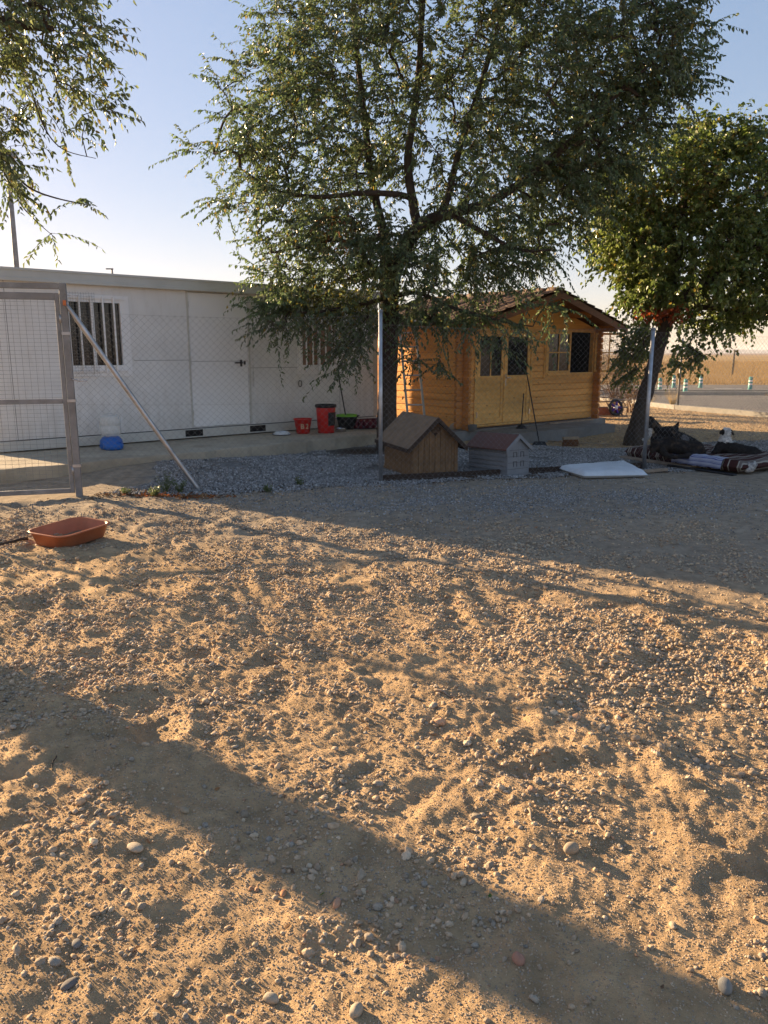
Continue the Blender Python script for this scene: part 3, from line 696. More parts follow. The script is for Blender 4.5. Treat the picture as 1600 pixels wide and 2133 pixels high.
# roof
OV, OB = 0.55, 0.25      # overhang front / back
rf = None
b = MB()
for sg in (-1, 1):
    e = 2.05 + sg * 2.30
    ze = roof_z(e)
    q = [(2.05, -OV, 2.665), (e, -OV, ze - .02), (e, CD + OB, ze - .02), (2.05, CD + OB, 2.665)]
    up = [(p[0], p[1], p[2] + .022) for p in q]
    if sg < 0: b.hexa(q[::-1], up[::-1])
    else: b.hexa(q, up)
rf = b.build('roof', M['barge'], cb)
# clay-look roofing tiles: rows of waves with stepped courses
b = MB()
ny_ = 96; y0_, y1_ = -OV - .03, CD + OB + .03
for sg in (-1, 1):
    courses = 9; L = 2.36
    for c in range(courses):
        a0 = c * L / courses; a1 = (c + 1) * L / courses + 0.03
        base = len(b.v)
        for (a, lift) in ((a0, 0.012), (a1, 0.040)):
            for k in range(ny_ + 1):
                yy = y0_ + (y1_ - y0_) * k / ny_
                w_ = 0.020 * (math.cos(2 * math.pi * k / 6) + 1) / 2 * 1.6
                jit = 0.012 * math.sin(c * 12.9 + (k // 6) * 4.1)
                s = 2.05 + sg * (a + (jit if a == a1 else 0)); b.v.append((s, yy, 2.685 - (a) * 0.273 + lift + w_))
        for k in range(ny_):
            f = (base + k, base + k + 1, base + ny_ + 1 + k + 1, base + ny_ + 1 + k)
            b.f.append(f if sg < 0 else f[::-1]); b.sm.append(True)
        # butt edge
        base2 = len(b.v)
        for k in range(ny_ + 1):
            p = b.v[base + ny_ + 1 + k]; b.v.append((p[0], p[1], p[2] - .018))
        for k in range(ny_):
            f = (base + ny_ + 1 + k, base + ny_ + 1 + k + 1, base2 + k + 1, base2 + k)
            b.f.append(f if sg < 0 else f[::-1]); b.sm.append(False)
for k in range(13):      # ridge caps
    ya = y0_ + k * (y1_ - y0_) / 13; yb = ya + (y1_ - y0_) / 13 + .03
    b.tube([(2.05, ya, 2.70), (2.05, yb, 2.715)], [0.062, 0.072], 10)
b.build('roof_tiles', M['tile'], rf)
b = MB()
for sg in (-1, 1):
    e = 2.05 + sg * 2.32; ze = roof_z(e)
    q0 = [(2.05, -OV - .022, 2.56), (e, -OV - .022, ze - .12), (e, -OV - .002, ze - .12), (2.05, -OV - .002, 2.56)]
    q1 = [(p[0], p[1], p[2] + .128) for p in q0]
    b.hexa(q0 if sg > 0 else q0[::-1], q1 if sg > 0 else q1[::-1])
b.build('barge_board', M['barge'], rf, bevel=0.003)
for s in (0.02, 1.03, 2.05, 3.07, 4.03):
    b = MB()
    z = roof_z(s) - .045 if abs(s - 2.05) > .1 else 2.62
    b.box(s, s + .05, -OV + .03, 0.0, z - .12, z - .004)
    b.build('purlin', M['stain'], rf)
# doors
fr = MB(); fr.box(DO[0], DO[0] + .06, -.022, .05, DO[2], DO[3]); fr.box(DO[1] - .06, DO[1], -.022, .05, DO[2], DO[3]); fr.box(DO[0] + .06, DO[1] - .06, -.022, .05, DO[3] - .06, DO[3])
fr.box(DO[0] + .06, DO[1] - .06, -.03, .05, DO[2], DO[2] + .035)
fr.build('door_frame', M['door_wood'], cb, bevel=0.004)
mid = (DO[0] + DO[1]) / 2
for (a, c, muntin) in ((DO[0] + .065, mid - .003, True), (mid + .003, DO[1] - .065, False)):
    z0, z1 = DO[2] + .04, DO[3] - .065; st = 0.085; zr = 1.06; gl0 = zr + .07
    d = MB(); d.box(a, a + st, -.012, .03, z0, z1); d.box(c - st, c, -.012, .03, z0, z1)
    d.box(a + st, c - st, -.012, .03, z1 - st, z1); d.box(a + st, c - st, -.012, .03, zr - .04, gl0); d.box(a + st, c - st, -.012, .03, z0, z0 + .10)
    d.box(a + st, c - st, .004, .022, z0 + .10, zr - .04)
    # tongue and groove panel boards
    for q in range(6):
        zz = z0 + .10 + q * (zr - .04 - z0 - .10) / 6
        d.box(a + st, c - st, .0005, .004, zz + .004, zz + (zr - .14 - z0) / 6 - .004)
    leaf_ = d.build('door', M['door_wood'], cb, bevel=0.003)
    MB().box(a + st, c - st, .008, .013, gl0, z1 - st).build('pane', M['glass'], leaf_)
    if muntin: MB().box((a + c) / 2 - .012, (a + c) / 2 + .012, -.004, .0075, gl0, z1 - st).build('glazing_bar', M['door_wood'], leaf_)
    else:
        b = MB(); b.box(a + .012, a + .05, -.018, -.012, 0.93, 1.16); b.tube([(a + .03, -.018, 1.09), (a + .03, -.06, 1.09)], .009, 8); b.box(a + .02, a + .14, -.066, -.052, 1.082, 1.1); b.tube([(a + .03, -.018, .98), (a + .03, -.028, .98)], .014, 10)
        b.build('handle', M['steel'], leaf_)
    hx = a if muntin else c
    for z in (0.42, 1.75): MB().box(hx - .012, hx + .012, -.03, -.012, z - .05, z + .05).build('hinge', M['steel'], leaf_)
MB().box(mid - .02, mid + .02, -.026, -.0125, DO[2] + .05, DO[3] - .07).build('astragal', M['door_wood'], cb, bevel=0.003)
# window frame + closed sash + sash standing open
fr = MB(); fr.box(WI[0], WI[0] + .05, -.03, .06, WI[2], WI[3]); fr.box(WI[1] - .05, WI[1], -.03, .06, WI[2], WI[3]); fr.box(WI[0] + .05, WI[1] - .05, -.03, .06, WI[3] - .05, WI[3]); fr.box(WI[0] + .05, WI[1] - .05, -.05, .06, WI[2], WI[2] + .05)
fr.box(WI[0] - .035, WI[0] - .001, -.016, -.001, WI[2] - .06, WI[3] + .02)
fr.box(WI[0] - .001, WI[1] + .0, -.016, -.002, WI[2] - .06, WI[2] - .001)
wf = fr.build('window_frame', M['door_wood'], cb, bevel=0.003)
def sash(W, Hh, M4, name='sash'):
    g = 0.045; b = MB()
    b.box(0, g, -.015, .02, 0, Hh); b.box(W - g, W, -.015, .02, 0, Hh); b.box(g, W - g, -.015, .02, 0, g); b.box(g, W - g, -.015, .02, Hh - g, Hh)
    o = b.build(name, M['door_wood'], wf, bevel=0.002)
    v_ = MB(); v_.box(W / 2 - .011, W / 2 + .011, -.008, .010, g, Hh - g); v_.box(g, W / 2 - .011, -.008, .010, Hh / 2 - .011, Hh / 2 + .011); v_.box(W / 2 + .011, W - g, -.008, .010, Hh / 2 - .011, Hh / 2 + .011)
    o2 = v_.build('glazing_bar', M['door_wood'], wf)
    o.matrix_local = M4; o2.matrix_local = M4
    return o
SW = (WI[1] - WI[0] - .1) / 2; SH = WI[3] - WI[2] - .1
sash(SW, SH, Matrix.Translation((WI[0] + .05, -.01, WI[2] + .05)))
MB().box(WI[0] + .09, WI[0] + .05 + SW - .04, .002, .006, WI[2] + .09, WI[3] - .09).build('pane', M['glass'], wf)
sash(SW, SH, Matrix.Translation((WI[1] - .02, -.05, WI[2] + .05)) @ Matrix.Rotation(R(-18), 4, 'Z'), 'open_sash')
cl_pane = bpy.data.materials.new('thin_glass'); cl_pane.use_nodes = True; pp = cl_pane.node_tree.nodes['Principled BSDF']; pp.inputs['Alpha'].default_value = 0.12; pp.inputs['Roughness'].default_value = .05; pp.inputs['Base Color'].default_value = (.6, .6, .6, 1)
o = MB().box(.045, SW - .045, .0, .003, .045, SH - .045).build('pane', cl_pane, wf); o.matrix_local = Matrix.Translation((WI[1] - .02, -.05, WI[2] + .05)) @ Matrix.Rotation(R(-18), 4, 'Z')

# ------------------------------------------------------------------ fences
def wire_net(A, B, z0, z1, pitch=0.076, r=0.0010, off=0.0, sag=0.02, seed=0):
    """chain link between ground points A, B: two crossed families of diagonal wires"""
    A = Vector(A); B = Vector(B); Lh = (B - A).length; d = (B - A) / Lh; nrm = Vector((-d.y, d.x, 0)); mb = MB()
    Hh = z1 - z0; n = int((Lh + Hh) / pitch) + 1
    for fam in (0, 1):
        for i in range(n):
            c = i * pitch
            # line u - v = c - Hh  (u along, v up) or mirrored
            u0 = c - Hh; u1 = c
            v0, v1 = 0, Hh
            if u0 < 0: v0 = -u0; u0 = 0
            if u1 > Lh: v1 = Hh - (u1 - Lh); u1 = Lh
            if v1 - v0 < 0.02: continue
            m = max(2, int((v1 - v0) / 0.45) + 1); pts = []
            for k in range(m + 1):
                t = k / m; u = u0 + (u1 - u0) * t; v = v0 + (v1 - v0) * t
                if fam: u = Lh - u
                wob = 0.018 * math.sin(u * 3.1 + seed) * math.sin(v * 4.3 + seed * 2)
                zz = z0 + v - sag * math.sin(math.pi * u / Lh) * (v / Hh)
                p = A + d * (u + wob) + nrm * (0.006 * math.sin(u * 2 + v * 3) + (0.0018 if fam else -0.0018))
                pts.append((p.x, p.y, zz + wob))
            mb.tube(pts, r, 4, False, False)
    # line wires
    for v in (0.0, Hh * .5, Hh):
        pts = []
        for k in range(9):
            u = Lh * k / 8; p = A + d * u; pts.append((p.x, p.y, z0 + v - (sag * math.sin(math.pi * k / 8) * (v / Hh))))
        mb.tube(pts, r * 1.1, 4, False, False)
    return mb
P0 = G(166, 1035); P1 = G(793, 1005); P2 = G(1341, 976); Pdir = (P1 - P0).normalized()
P3 = P2 + (P2 - P1).normalized() * 3.6
ff = thing('chain_link_fence', 'galvanised chain link fence with steel posts in front of the yard', 'fence', (P0.x, P0.y, 0))
def rel(p, o): return (p[0] - o.x, p[1] - o.y, p[2])
def post(parent, P, ht, r, origin, name='post', cap=True):
    b = MB(); q = rel((P.x, P.y, 0), origin)
    b.tube([(q[0], q[1], -.15), (q[0], q[1], ht)], r, 14)
    o = b.build(name, M['galv'], parent)
    b = MB(); b.lathe([(r + .004, -.01), (r + .004, .006), (r * .8, .016), (0.001, .02)], 14, (q[0], q[1], ht)); b.build('post_cap', M['paintsteel'], o)
    return o
# square gate post with clamps
ang = math.atan2(Pdir.y, Pdir.x)
b = MB(); b.obox((0, 0, 1.08), .07, .07, 2.36, ang); gp = b.build('gate_post', M['paintsteel'], ff, bevel=0.006)
for z in (0.35, 1.05, 1.75): MB().obox((0.0, 0.0, z), .085, .085, .03, ang).build('clamp', M['galv'], gp)
post(ff, P1, 2.03, .024, P0); post(ff, P2, 1.86, .026, P0); post(ff, P3, 1.9, .026, P0)
A0 = P0 + Pdir * .05
for (a, c, z1a, sd) in ((A0, P1, 1.98, 1), (P1, P2, 1.88, 2), (P2, P3, 1.82, 3)):
    o = wire_net((a.x - P0.x, a.y - P0.y, 0), (c.x - P0.x, c.y - P0.y, 0), 0.03, z1a, seed=sd, sag=0.05).build('wire_mesh', M['wire'], ff)
# brace with flattened ends
bt = Vector((0, 0, 2.06)) + Pdir * .03 + Vector((0, -.045, 0)); be = G(420, 1021) - P0; be = Vector((be.x, be.y - .04, -.03))
b = MB(); pts = [bt.lerp(be, t) for t in (0, .04, .08, .5, .96, 1)]
b.tube(pts, [.012, .022, .0275, .0275, .0275, .020], 14); br_ = b.build('brace', M['galv'], ff)
b = MB(); b.obox(tuple(bt + Vector((0, -.02, 0))), .03, .02, .05, ang); b.build('rusty_bolt', M['orange_mark'], br_)
# wire ties / latch bits on the gate post
MB().tube([(0.03, -.05, 1.28), (0.12, -.06, 1.26), (0.2, -.05, 1.265)], .007, 6).build('latch', M['steel'], gp)
MB().tube([(.03, -.04, 2.15), (.1, -.03, 2.13), (.17, -.03, 2.14)], .003, 5).build('wire_tie', M['steel'], gp)

# gate in the same line to the left
gt = thing('mesh_gate', 'steel framed welded mesh gate standing at the left edge', 'gate', (P0.x, P0.y, 0), ang)
gw = 2.2; b = MB()
x0, x1 = -0.05 - gw, -0.042
for (xa, xb, za, zb) in ((x1 - .045, x1, .05, 2.16), (x0, x0 + .045, .05, 2.16), (x0 + .045, x1 - .045, .05, .10), (x0 + .045, x1 - .045, 2.09, 2.16), (x0 + .045, x1 - .045, 1.02, 1.07)):
    b.box(xa, xb, -.022, .022, za, zb)
b.build('gate_frame', M['paintsteel'], gt, bevel=0.004)
b = MB()
n = int((gw - .09) / .065)
for i in range(1, n): b.tube([(x0 + .045 + i * .065, .003, .1), (x0 + .045 + i * .065, .003, 2.09)], .0017, 4, False, False)
for i in range(1, 50):
    z = .1 + i * .041
    if z < 2.08: b.tube([(x0 + .045, -.001, z), (x1 - .045, -.001, z)], .0017, 4, False, False)
b.build('wire_mesh', M['wire'], gt)
b = MB(); b.box(x0 - .3, 0.0, -.03, .03, 2.20, 2.255); b.build('lintel', M['paintsteel'], gt, bevel=0.004)
for z in (.3, 1.9): MB().tube([(-.045, -.03, z - .04), (-.045, -.03, z + .04)], .013, 8).build('hinge', M['galv'], gt)

# black edging board along the fence bottom
b = MB(); e0 = P1 + Vector((.05, .05, 0)); 
pts = [(P1 + (P2 - P1) * t) for t in np.linspace(0.01, 1.0, 9)]
for a, c in zip(pts, pts[1:]):
    m_ = (a + c) / 2; L_ = (c - a).length; an_ = math.atan2(c.y - a.y, c.x - a.x)
    b.obox((m_.x, m_.y + .05 + .01 * math.sin(m_.x * 9), .03), L_ + .01, .028, .10, an_)
o = b.build('edging_board', M['kennel_trim']); tag(o, 'dark weathered board lying along the foot of the fence', 'board')

# back fence between the yard and the road
F0 = G(1411, 853); F1 = G(1292, 838); F2 = G(1640, 873)
fb = thing('back_fence', 'thin chain link fence by the road behind the right hand tree', 'fence', (F0.x, F0.y, 0))
for Pq, hh in ((F0, 1.95), (F1, 1.9), (F2, 1.9)):
    q = Pq - F0; b = MB(); b.tube([(q.x, q.y, -.1), (q.x, q.y, hh)], .03, 8); b.build('post', M['paintsteel'], fb)
FL = F1 + (F1 - F0).normalized() * 5
for (a, c) in ((F1, F0), (F0, F2), (FL, F1)):
    wire_net((a.x - F0.x, a.y - F0.y, 0), (c.x - F0.x, c.y - F0.y, 0), .08, 1.88, pitch=.10, r=.0015, seed=4).build('wire_mesh', M['wire'], fb)
b = MB()
for a, c in ((FL, F1), (F1, F0), (F0, F2)):
    m_ = (a + c) / 2 - F0; b.obox((m_.x, m_.y, .05), (c - a).length, .2, .16, math.atan2(c.y - a.y, c.x - a.x))
b.build('footing', M['kerb'], fb)

# bollards
def bollard():
    r_ = thing('bollard', 'teal road delineator post with two white bands, first one right of the cabin', 'bollard', group='teal delineator posts beside the road')
    b = MB(); b.lathe([(.105, 0), (.105, .04), (.085, .06), (.08, .22), (.078, .225)], 16); b.lathe([(.076, .29), (.076, .36)], 16); b.lathe([(.075, .43), (.078, .50), (.06, .56), (.001, .58)], 16); b.build('shaft', M['teal'], r_)
    b = MB(); b.lathe([(.078, .225), (.078, .29)], 16); b.build('band', M['white'], r_)
    b = MB(); b.lathe([(.077, .36), (.077, .43)], 16); b.build('band', M['white'], r_)
    return r_
bl0 = bollard()
bl_labels = ['teal delineator post with white bands nearest the cabin, leftmost of the row', 'teal delineator post with white bands just right of the leaning trunk', 'teal delineator post half hidden by leaves behind the back fence post', 'teal delineator post with white bands just right of the back fence post', 'teal delineator post with white bands farther back, before the golden field', 'teal delineator post with white bands standing alone at far right']
for i, (px, py) in enumerate([(1313, 815), (1374, 817), (1403, 808), (1427, 820), (1459, 808), (1562, 813)]):
    o = bl0
    if i:
        o = bl0.copy(); C.objects.link(o)
        for ch in list(bl0.children):
            c2 = ch.copy(); C.objects.link(c2); c2.parent = o
    p = G(px, py); o.location = (p.x, p.y, 0.0); o['label'] = bl_labels[i]
# thin field fence post far off
p = G(1525, 786); b = MB(); b.tube([(p.x, p.y, 0), (p.x + .02, p.y, 1.75)], .06, 6); tag(b.build('field_post', M['bark']), 'lone thin dark post standing in the golden field', 'post')

# street lamps behind the container
p = PD(35, 560, 26); b = MB(); q = PD(15, 330, 26)
lp = thing('street_lamp', 'tall grey street lamp rising behind the white cabin into leaves', 'street lamp', (p.x, p.y, 0))
pts = [(0.15, 0, 0), (0, 0, p.z), ((q.x - p.x) * .9, 0, q.z - .6), (q.x - p.x, 0, q.z)]
b.tube(pts, [.10, .085, .07, .06], 10); b.build('pole', M['paintsteel'], lp)
b = MB(); b.obox((q.x - p.x + .05, 0, q.z + .1), .5, .22, .16, 0.2); b.build('lamp_head', M['paintsteel'], lp, bevel=.03)
p = PD(234, 571, 30); lp = thing('street_lamp', 'small hook shaped street lamp tip peeping over the white cabin roof', 'street lamp', (p.x, p.y, 0))
b = MB(); b.tube([(0, 0, 0), (0, 0, p.z + .1), (0, 0, p.z + .18)], .035, 8); b.build('pole', M['paintsteel'], lp)
b = MB(); b.obox((-.09, 0, p.z + .19), .26, .08, .04); b.build('lamp_head', M['paintsteel'], lp)

# ------------------------------------------------------------------ things on the container slab
def lathe_thing(name, parts, label, cat, loc, rz=0, group=None):
    t = thing(name, label, cat, loc, rz, group)
    for (pn, prof, m) in parts: MB().lathe(prof, 28).build(pn, m, t)
    return t
def text_mesh(body, size, m, parent, M4, name='lettering', ext=0.002, bold=0.0):
    cu = bpy.data.curves.new(name, 'FONT'); cu.body = body; cu.size = size; cu.extrude = ext; cu.align_x = 'CENTER'; cu.align_y = 'CENTER'; cu.offset = bold
    to = bpy.data.objects.new(name + '_tmp', cu); C.objects.link(to)
    dg = bpy.context.evaluated_depsgraph_get(); me = bpy.data.meshes.new_from_object(to.evaluated_get(dg)); me.name = name
    bpy.data.objects.remove(to); me.materials.clear(); me.materials.append(m)
    o = bpy.data.objects.new(name, me); C.objects.link(o); o.parent = parent; o.matrix_local = M4
    return o
ZS = 0.192
p = G(228, 936, ZS)
t = thing('water_dispenser', 'clear water bottle upside down on a blue pet drinking base', 'dispenser', (p.x, p.y + .1, ZS), -0.3)
MB().lathe([(.001, .01), (.15, .0), (.165, .03), (.155, .12), (.12, .17), (.10, .175), (.001, .17)], 28).build('base', M['blue'], t, )
b = MB(); b.lathe([(.001, .02), (.12, .0), (.14, .02), (.145, .10), (.135, .10), (.125, .06), (.001, .05)], 24, (.10, -.10, 0), sy=.9); b.build('bowl', M['blue'], t)
MB().lathe([(.09, .176), (.13, .20), (.15, .24), (.15, .33), (.143, .34), (.15, .35), (.148, .44), (.13, .48), (.06, .50), (.001, .50)], 28).build('bottle', M['clear'], t)
p = G(630, 904, ZS)
t = thing('bucket', 'small red plastic bucket with cream lettering standing on the slab', 'bucket', (p.x, p.y + .12, ZS))
MB().lathe([(.001, .012), (.105, .0), (.112, .004), (.150, .235), (.162, .24), (.162, .255), (.146, .255), (.108, .03), (.001, .022)], 32).build('body', M['red'], t)
cream = mat('cream_print', (0.6, 0.48, 0.30), 0.6)
tl = math.atan2(.038, .23)
def on_cone(phi, z, r): return Matrix.Rotation(phi, 4, 'Z') @ Matrix.Translation((0, -r, z)) @ Matrix.Rotation(R(90) + tl, 4, 'X')
text_mesh('B', .12, cream, t, on_cone(R(2), .125, .1335) , bold=0.001)
text_mesh('2', .12, cream, t, on_cone(R(38), .125, .1335), bold=0.001)
p = G(678, 903, ZS)
t = thing('bin', 'tall red plastic bin with black rim and black label', 'bin', (p.x, p.y + .15, ZS))
MB().lathe([(.001, .012), (.135, .0), (.142, .004), (.168, .44), (.165, .45), (.13, .03), (.001, .022)], 32).build('body', M['red'], t)
MB().lathe([(.166, .435), (.185, .44), (.188, .475), (.178, .49), (.15, .485), (.16, .44)], 32).build('rim', M['black'], t)
b = MB(); n_ = 8
for k in range(n_ + 1):
    a = R(-72 + k * 75 / n_)
    for z in (.13, .36): rr = .1495 + (z - .05) * .065 + .003; b.v.append((rr * math.sin(a + R(35)) if False else rr * math.cos(a), rr * math.sin(a), z))
for k in range(n_): b.f.append((2*k, 2*k+2, 2*k+3, 2*k+1)); b.sm.append(True)
lb = b.build('label', M['black'], t)
p = G(722, 895, ZS)
t = thing('mop_bucket', 'black mop bucket with lime green liner and a long dark handle leaning out', 'bucket', (p.x, p.y + .13, ZS))
MB().lathe([(.001, .01), (.12, 0), (.165, .22), (.175, .23), (.16, .225), (.115, .02), (.001, .02)], 24, sx=1.15).build('body', M['black'], t)
b = MB(); b.lathe([(.17, .225), (.172, .262), (.14, .27), (.06, .25), (.001, .22)], 20, sx=1.12); b.build('liner', M['lime'], t)
MB().hexa([(.12,-.04,.2),(.20,-.03,.215),(.20,.03,.215),(.12,.04,.2)],[(.12,-.06,.262),(.24,-.02,.25),(.24,.02,.25),(.12,.06,.262)]).build('spout', M['black'], t)
top = PD(703, 770, p.y + .22); lo = Vector((p.x, p.y + .13, ZS))
MB().tube([(0, .0, .12), (top.x - lo.x, .08, top.z - lo.z)], .012, 8).build('handle', M['black'], t)
p = G(709, 900, ZS)
t = lathe_thing('dog_bowl', [('bowl', [(.001, .012), (.07, .01), (.085, .005), (.092, .0), (.10, .004), (.086, .058), (.090, .064), (.078, .062), (.06, .02), (.001, .016)], M['steel'])], 'deep stainless steel dog bowl before the black bucket', 'bowl', (p.x, p.y + .08, ZS), group=None)
p = G(585, 907, ZS)
t = lathe_thing('dog_bowl', [('bowl', [(.001, .008), (.09, .006), (.10, .05), (.105, .055), (.115, .05), (.125, .03), (.155, .008), (.155, .0), (.001, .0)], M['foam']), ('base_ring', [(.156, .0), (.160, .004), (.156, .012)], M['black'])], 'low wide white enamel dog bowl left of the red bucket', 'bowl', (p.x, p.y + .13, ZS))
p = G(768, 893, ZS)
t = thing('dog_bed', 'dark maroon padded dog bed against the end of the white cabin', 'dog bed', (p.x + .0, p.y + .2, ZS), CA)
b = MB()
pts = [(math.cos(a) * .36, math.sin(a) * .20, .08) for a in np.linspace(0, 2 * math.pi, 25)[:-1]]
for i in range(24):
    b.tube([pts[i], pts[(i + 1) % 24]], .075, 10, True)
b.box(-.33, .33, -.16, .16, .01, .07)
b.build('bed', M['maroon'], t)
# hose loop hanging on the wall
p = loc_pt(CL, 5.0, .03); b = MB(); pts = [(math.sin(a) * .035, 0, math.cos(a) * .055 + 1.0) for a in np.linspace(0.3, 6.1, 18)]
b.tube(pts, .008, 6); o = b.build('cord_loop', M['black'], loc=(p[0], p[1], 0.02), rot=(0, 0, CA)); tag(o, 'black cord loop hanging on the white wall below the right window', 'cord')

# ------------------------------------------------------------------ kennels
def kennel_brown():
    a = R(20); t = thing('dog_house', 'brown wooden dog house with grey brown felt roof by the fence post', 'dog house', (.36, 9.52, 0), a)
    W, L, hw, pk = .60, 1.04, .46, .745
    b = MB(); n = 8
    for i in range(n):
        u0, u1 = W * i / n + .0015, W * (i + 1) / n - .0015
        def zt(u): return hw + (pk - hw - .02) * (1 - abs(u - W / 2) / (W / 2))
        for (y0, y1) in ((0, .018), (L - .018, L)):
            us = [u0, u1] if not (u0 < W/2 < u1) else [u0, u1]
            b.hexa([(u0, y0, .03), (u1, y0, .03), (u1, y1, .03), (u0, y1, .03)], [(u0, y0, zt(u0)), (u1, y0, zt(u1)), (u1, y1, zt(u1)), (u0, y1, zt(u0))])
    n = 13
    for i in range(n):
        v0, v1 = .019 + (L - .038) * i / n + .0015, .019 + (L - .038) * (i + 1) / n - .0015
        b.box(0, .018, v0, v1, .03, hw + .01); b.box(W - .018, W, v0, v1, .03, hw + .01)
    b.build('wall', M['kennel_wood'], t, bevel=0.002)
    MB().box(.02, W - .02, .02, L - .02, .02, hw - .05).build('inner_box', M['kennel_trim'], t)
    b = MB(); b.box(-.012, .03, -.012, .0, .0, hw); b.box(W - .03, W + .012, -.012, 0, 0, hw)
    b.box(-.012, W + .012, .001, L, .0, .03)
    b.build('corner_post', M['kennel_wood'], t)
    o_ = .10; e = hw - o_ * (pk - hw) / (W / 2)
    b = MB()
    for s in (-1, 1):
        xe = -o_ if s < 0 else W + o_
        q = [(W/2, -.09, pk), (xe, -.09, e), (xe, L + .07, e), (W/2, L + .07, pk)]
        if s < 0: q = q[::-1]
        b.hexa(q, [(x_, y_, z_ + .022) for x_, y_, z_ in q])
    rf_ = b.build('roof', M['felt'], t, bevel=0.004)
    b = MB()
    for s in (-1, 1):
        xe = -o_ - .003 if s < 0 else W + o_ + .003
        q = [(W/2, -.112, pk - .035), (xe, -.112, e - .035), (xe, -.092, e - .035), (W/2, -.092, pk - .035)]
        if s < 0: q = q[::-1]
        b.hexa(q, [(x_, y_, z_ + .062) for x_, y_, z_ in q])
        xx = (xe - .014, xe) if s < 0 else (xe, xe + .014)
        b.box(xx[0], xx[1], -.09, L + .07, e - .02, e + .03)
    b.build('roof_trim', M['kennel_trim'], t, bevel=0.002)
    # heart shaped louvred vent in the gable
    b = MB(); cx_, cz = W / 2, .60; vs = []
    for k in range(24):
        a_ = 2 * math.pi * k / 24; hx = 16 * math.sin(a_) ** 3; hz = 13 * math.cos(a_) - 5 * math.cos(2*a_) - 2 * math.cos(3*a_) - math.cos(4*a_)
        vs.append((cx_ + hx * .0042, hz * .0042 + cz))
    n = 24; V_ = [(q[0], -.010, q[1]) for q in vs] + [(q[0], -.001, q[1]) for q in vs]
    b.add(V_, [tuple(range(n))] + [(k, n + k, n + (k + 1) % n, (k + 1) % n) for k in range(n)])
    vt = b.build('vent', M['kennel_trim'], t)
    b = MB()
    for k in range(5): z = cz - .03 + k * .017; b.box(cx_ - .05 + abs(2 - k) * .004, cx_ + .05 - abs(2 - k) * .004, -.016, -.0105, z, z + .007)
    b.build('louvre', M['kennel_wood'], vt)
kennel_brown()
def kennel_grey():
    a = R(33); t = thing('dog_house', 'small grey plastic dog house with maroon roof beside the brown one', 'dog house', (1.575, 9.70, 0), rot=(R(-2), 0, a))
    W, L, hw, pk = .37, .76, .36, .51
    b = MB(); n = 6
    for i in range(n):       # lapped siding
        z0, z1 = .02 + (hw - .02) * i / n, .02 + (hw - .02) * (i + 1) / n
        for s in (0, 1):
            xa, xb = (0.0, .02) if s == 0 else (W - .02, W); lap = -.010 if s == 0 else .010
            if s == 0: b.hexa([(lap, 0.02, z0), (.02, 0.02, z0), (.02, L, z0), (lap, L, z0)], [(0, 0.02, z1 - .002), (.02, 0.02, z1 - .002), (.02, L, z1 - .002), (0, L, z1 - .002)])
            else: b.hexa([(W - .02, 0.02, z0), (W + lap, 0.02, z0), (W + lap, L, z0), (W - .02, L, z0)], [(W - .02, 0.02, z1 - .002), (W, 0.02, z1 - .002), (W, L, z1 - .002), (W - .02, L, z1 - .002)])
    def zt(u): return hw + (pk - hw - .01) * (1 - abs(u - W / 2) / (W / 2))
    for (y0, y1) in ((0.0, .018), (L, L + .015)):
        for (u0, u1) in ((0, W / 2), (W / 2, W)):
            b.hexa([(u0, y0, .02), (u1, y0, .02), (u1, y1, .02), (u0, y1, .02)], [(u0, y0, zt(u0)), (u1, y0, zt(u1)), (u1, y1, zt(u1)), (u0, y1, zt(u0))])
    b.build('wall', M['grey_plastic'], t, bevel=0.002)
    b = MB()
    for z in (.09, .17, .25, .33): b.box(.012, W - .012, -.003, -.0005, z, z + .004)
    for (u, z) in ((.10, .12), (.22, .12), (.10, .24), (.22, .24)):     # moulded window marks
        b.box(u, u + .008, -.006, -.0031, z, z + .07); b.box(u + .052, u + .06, -.006, -.0031, z, z + .07); b.box(u + .008, u + .052, -.006, -.0031, z + .062, z + .07)
    b.build('moulded_marks', mat('mark_dark_grey', (.10, .10, .10), .7), t)  # dark grey colour of the siding lines and window marks
    b = MB(); o_ = .035; e = hw - o_ * (pk - hw) / (W / 2)
    for s in (-1, 1):
        xe = -o_ if s < 0 else W + o_
        q = [(W/2, -.015, pk), (xe, -.015, e), (xe, L + .04, e), (W/2, L + .04, pk)]
        if s < 0: q = q[::-1]
        b.hexa(q, [(x_, y_, z_ + .02) for x_, y_, z_ in q])
    b.build('roof', M['red_roof'], t, bevel=0.004)
    b = MB()
    for s in (-1, 1):
        xe = -o_ - .003 if s < 0 else W + o_ + .003
        q = [(W/2, -.035, pk - .03), (xe, -.035, e - .03), (xe, -.017, e - .03), (W/2, -.017, pk - .03)]
        if s < 0: q = q[::-1]
        b.hexa(q, [(x_, y_, z_ + .055) for x_, y_, z_ in q])
    b.box(-.02, W + .02, -.01, L + .03, -.0, .019)
    b.build('trim', M['grey_plastic'], t, bevel=0.002)
kennel_grey()

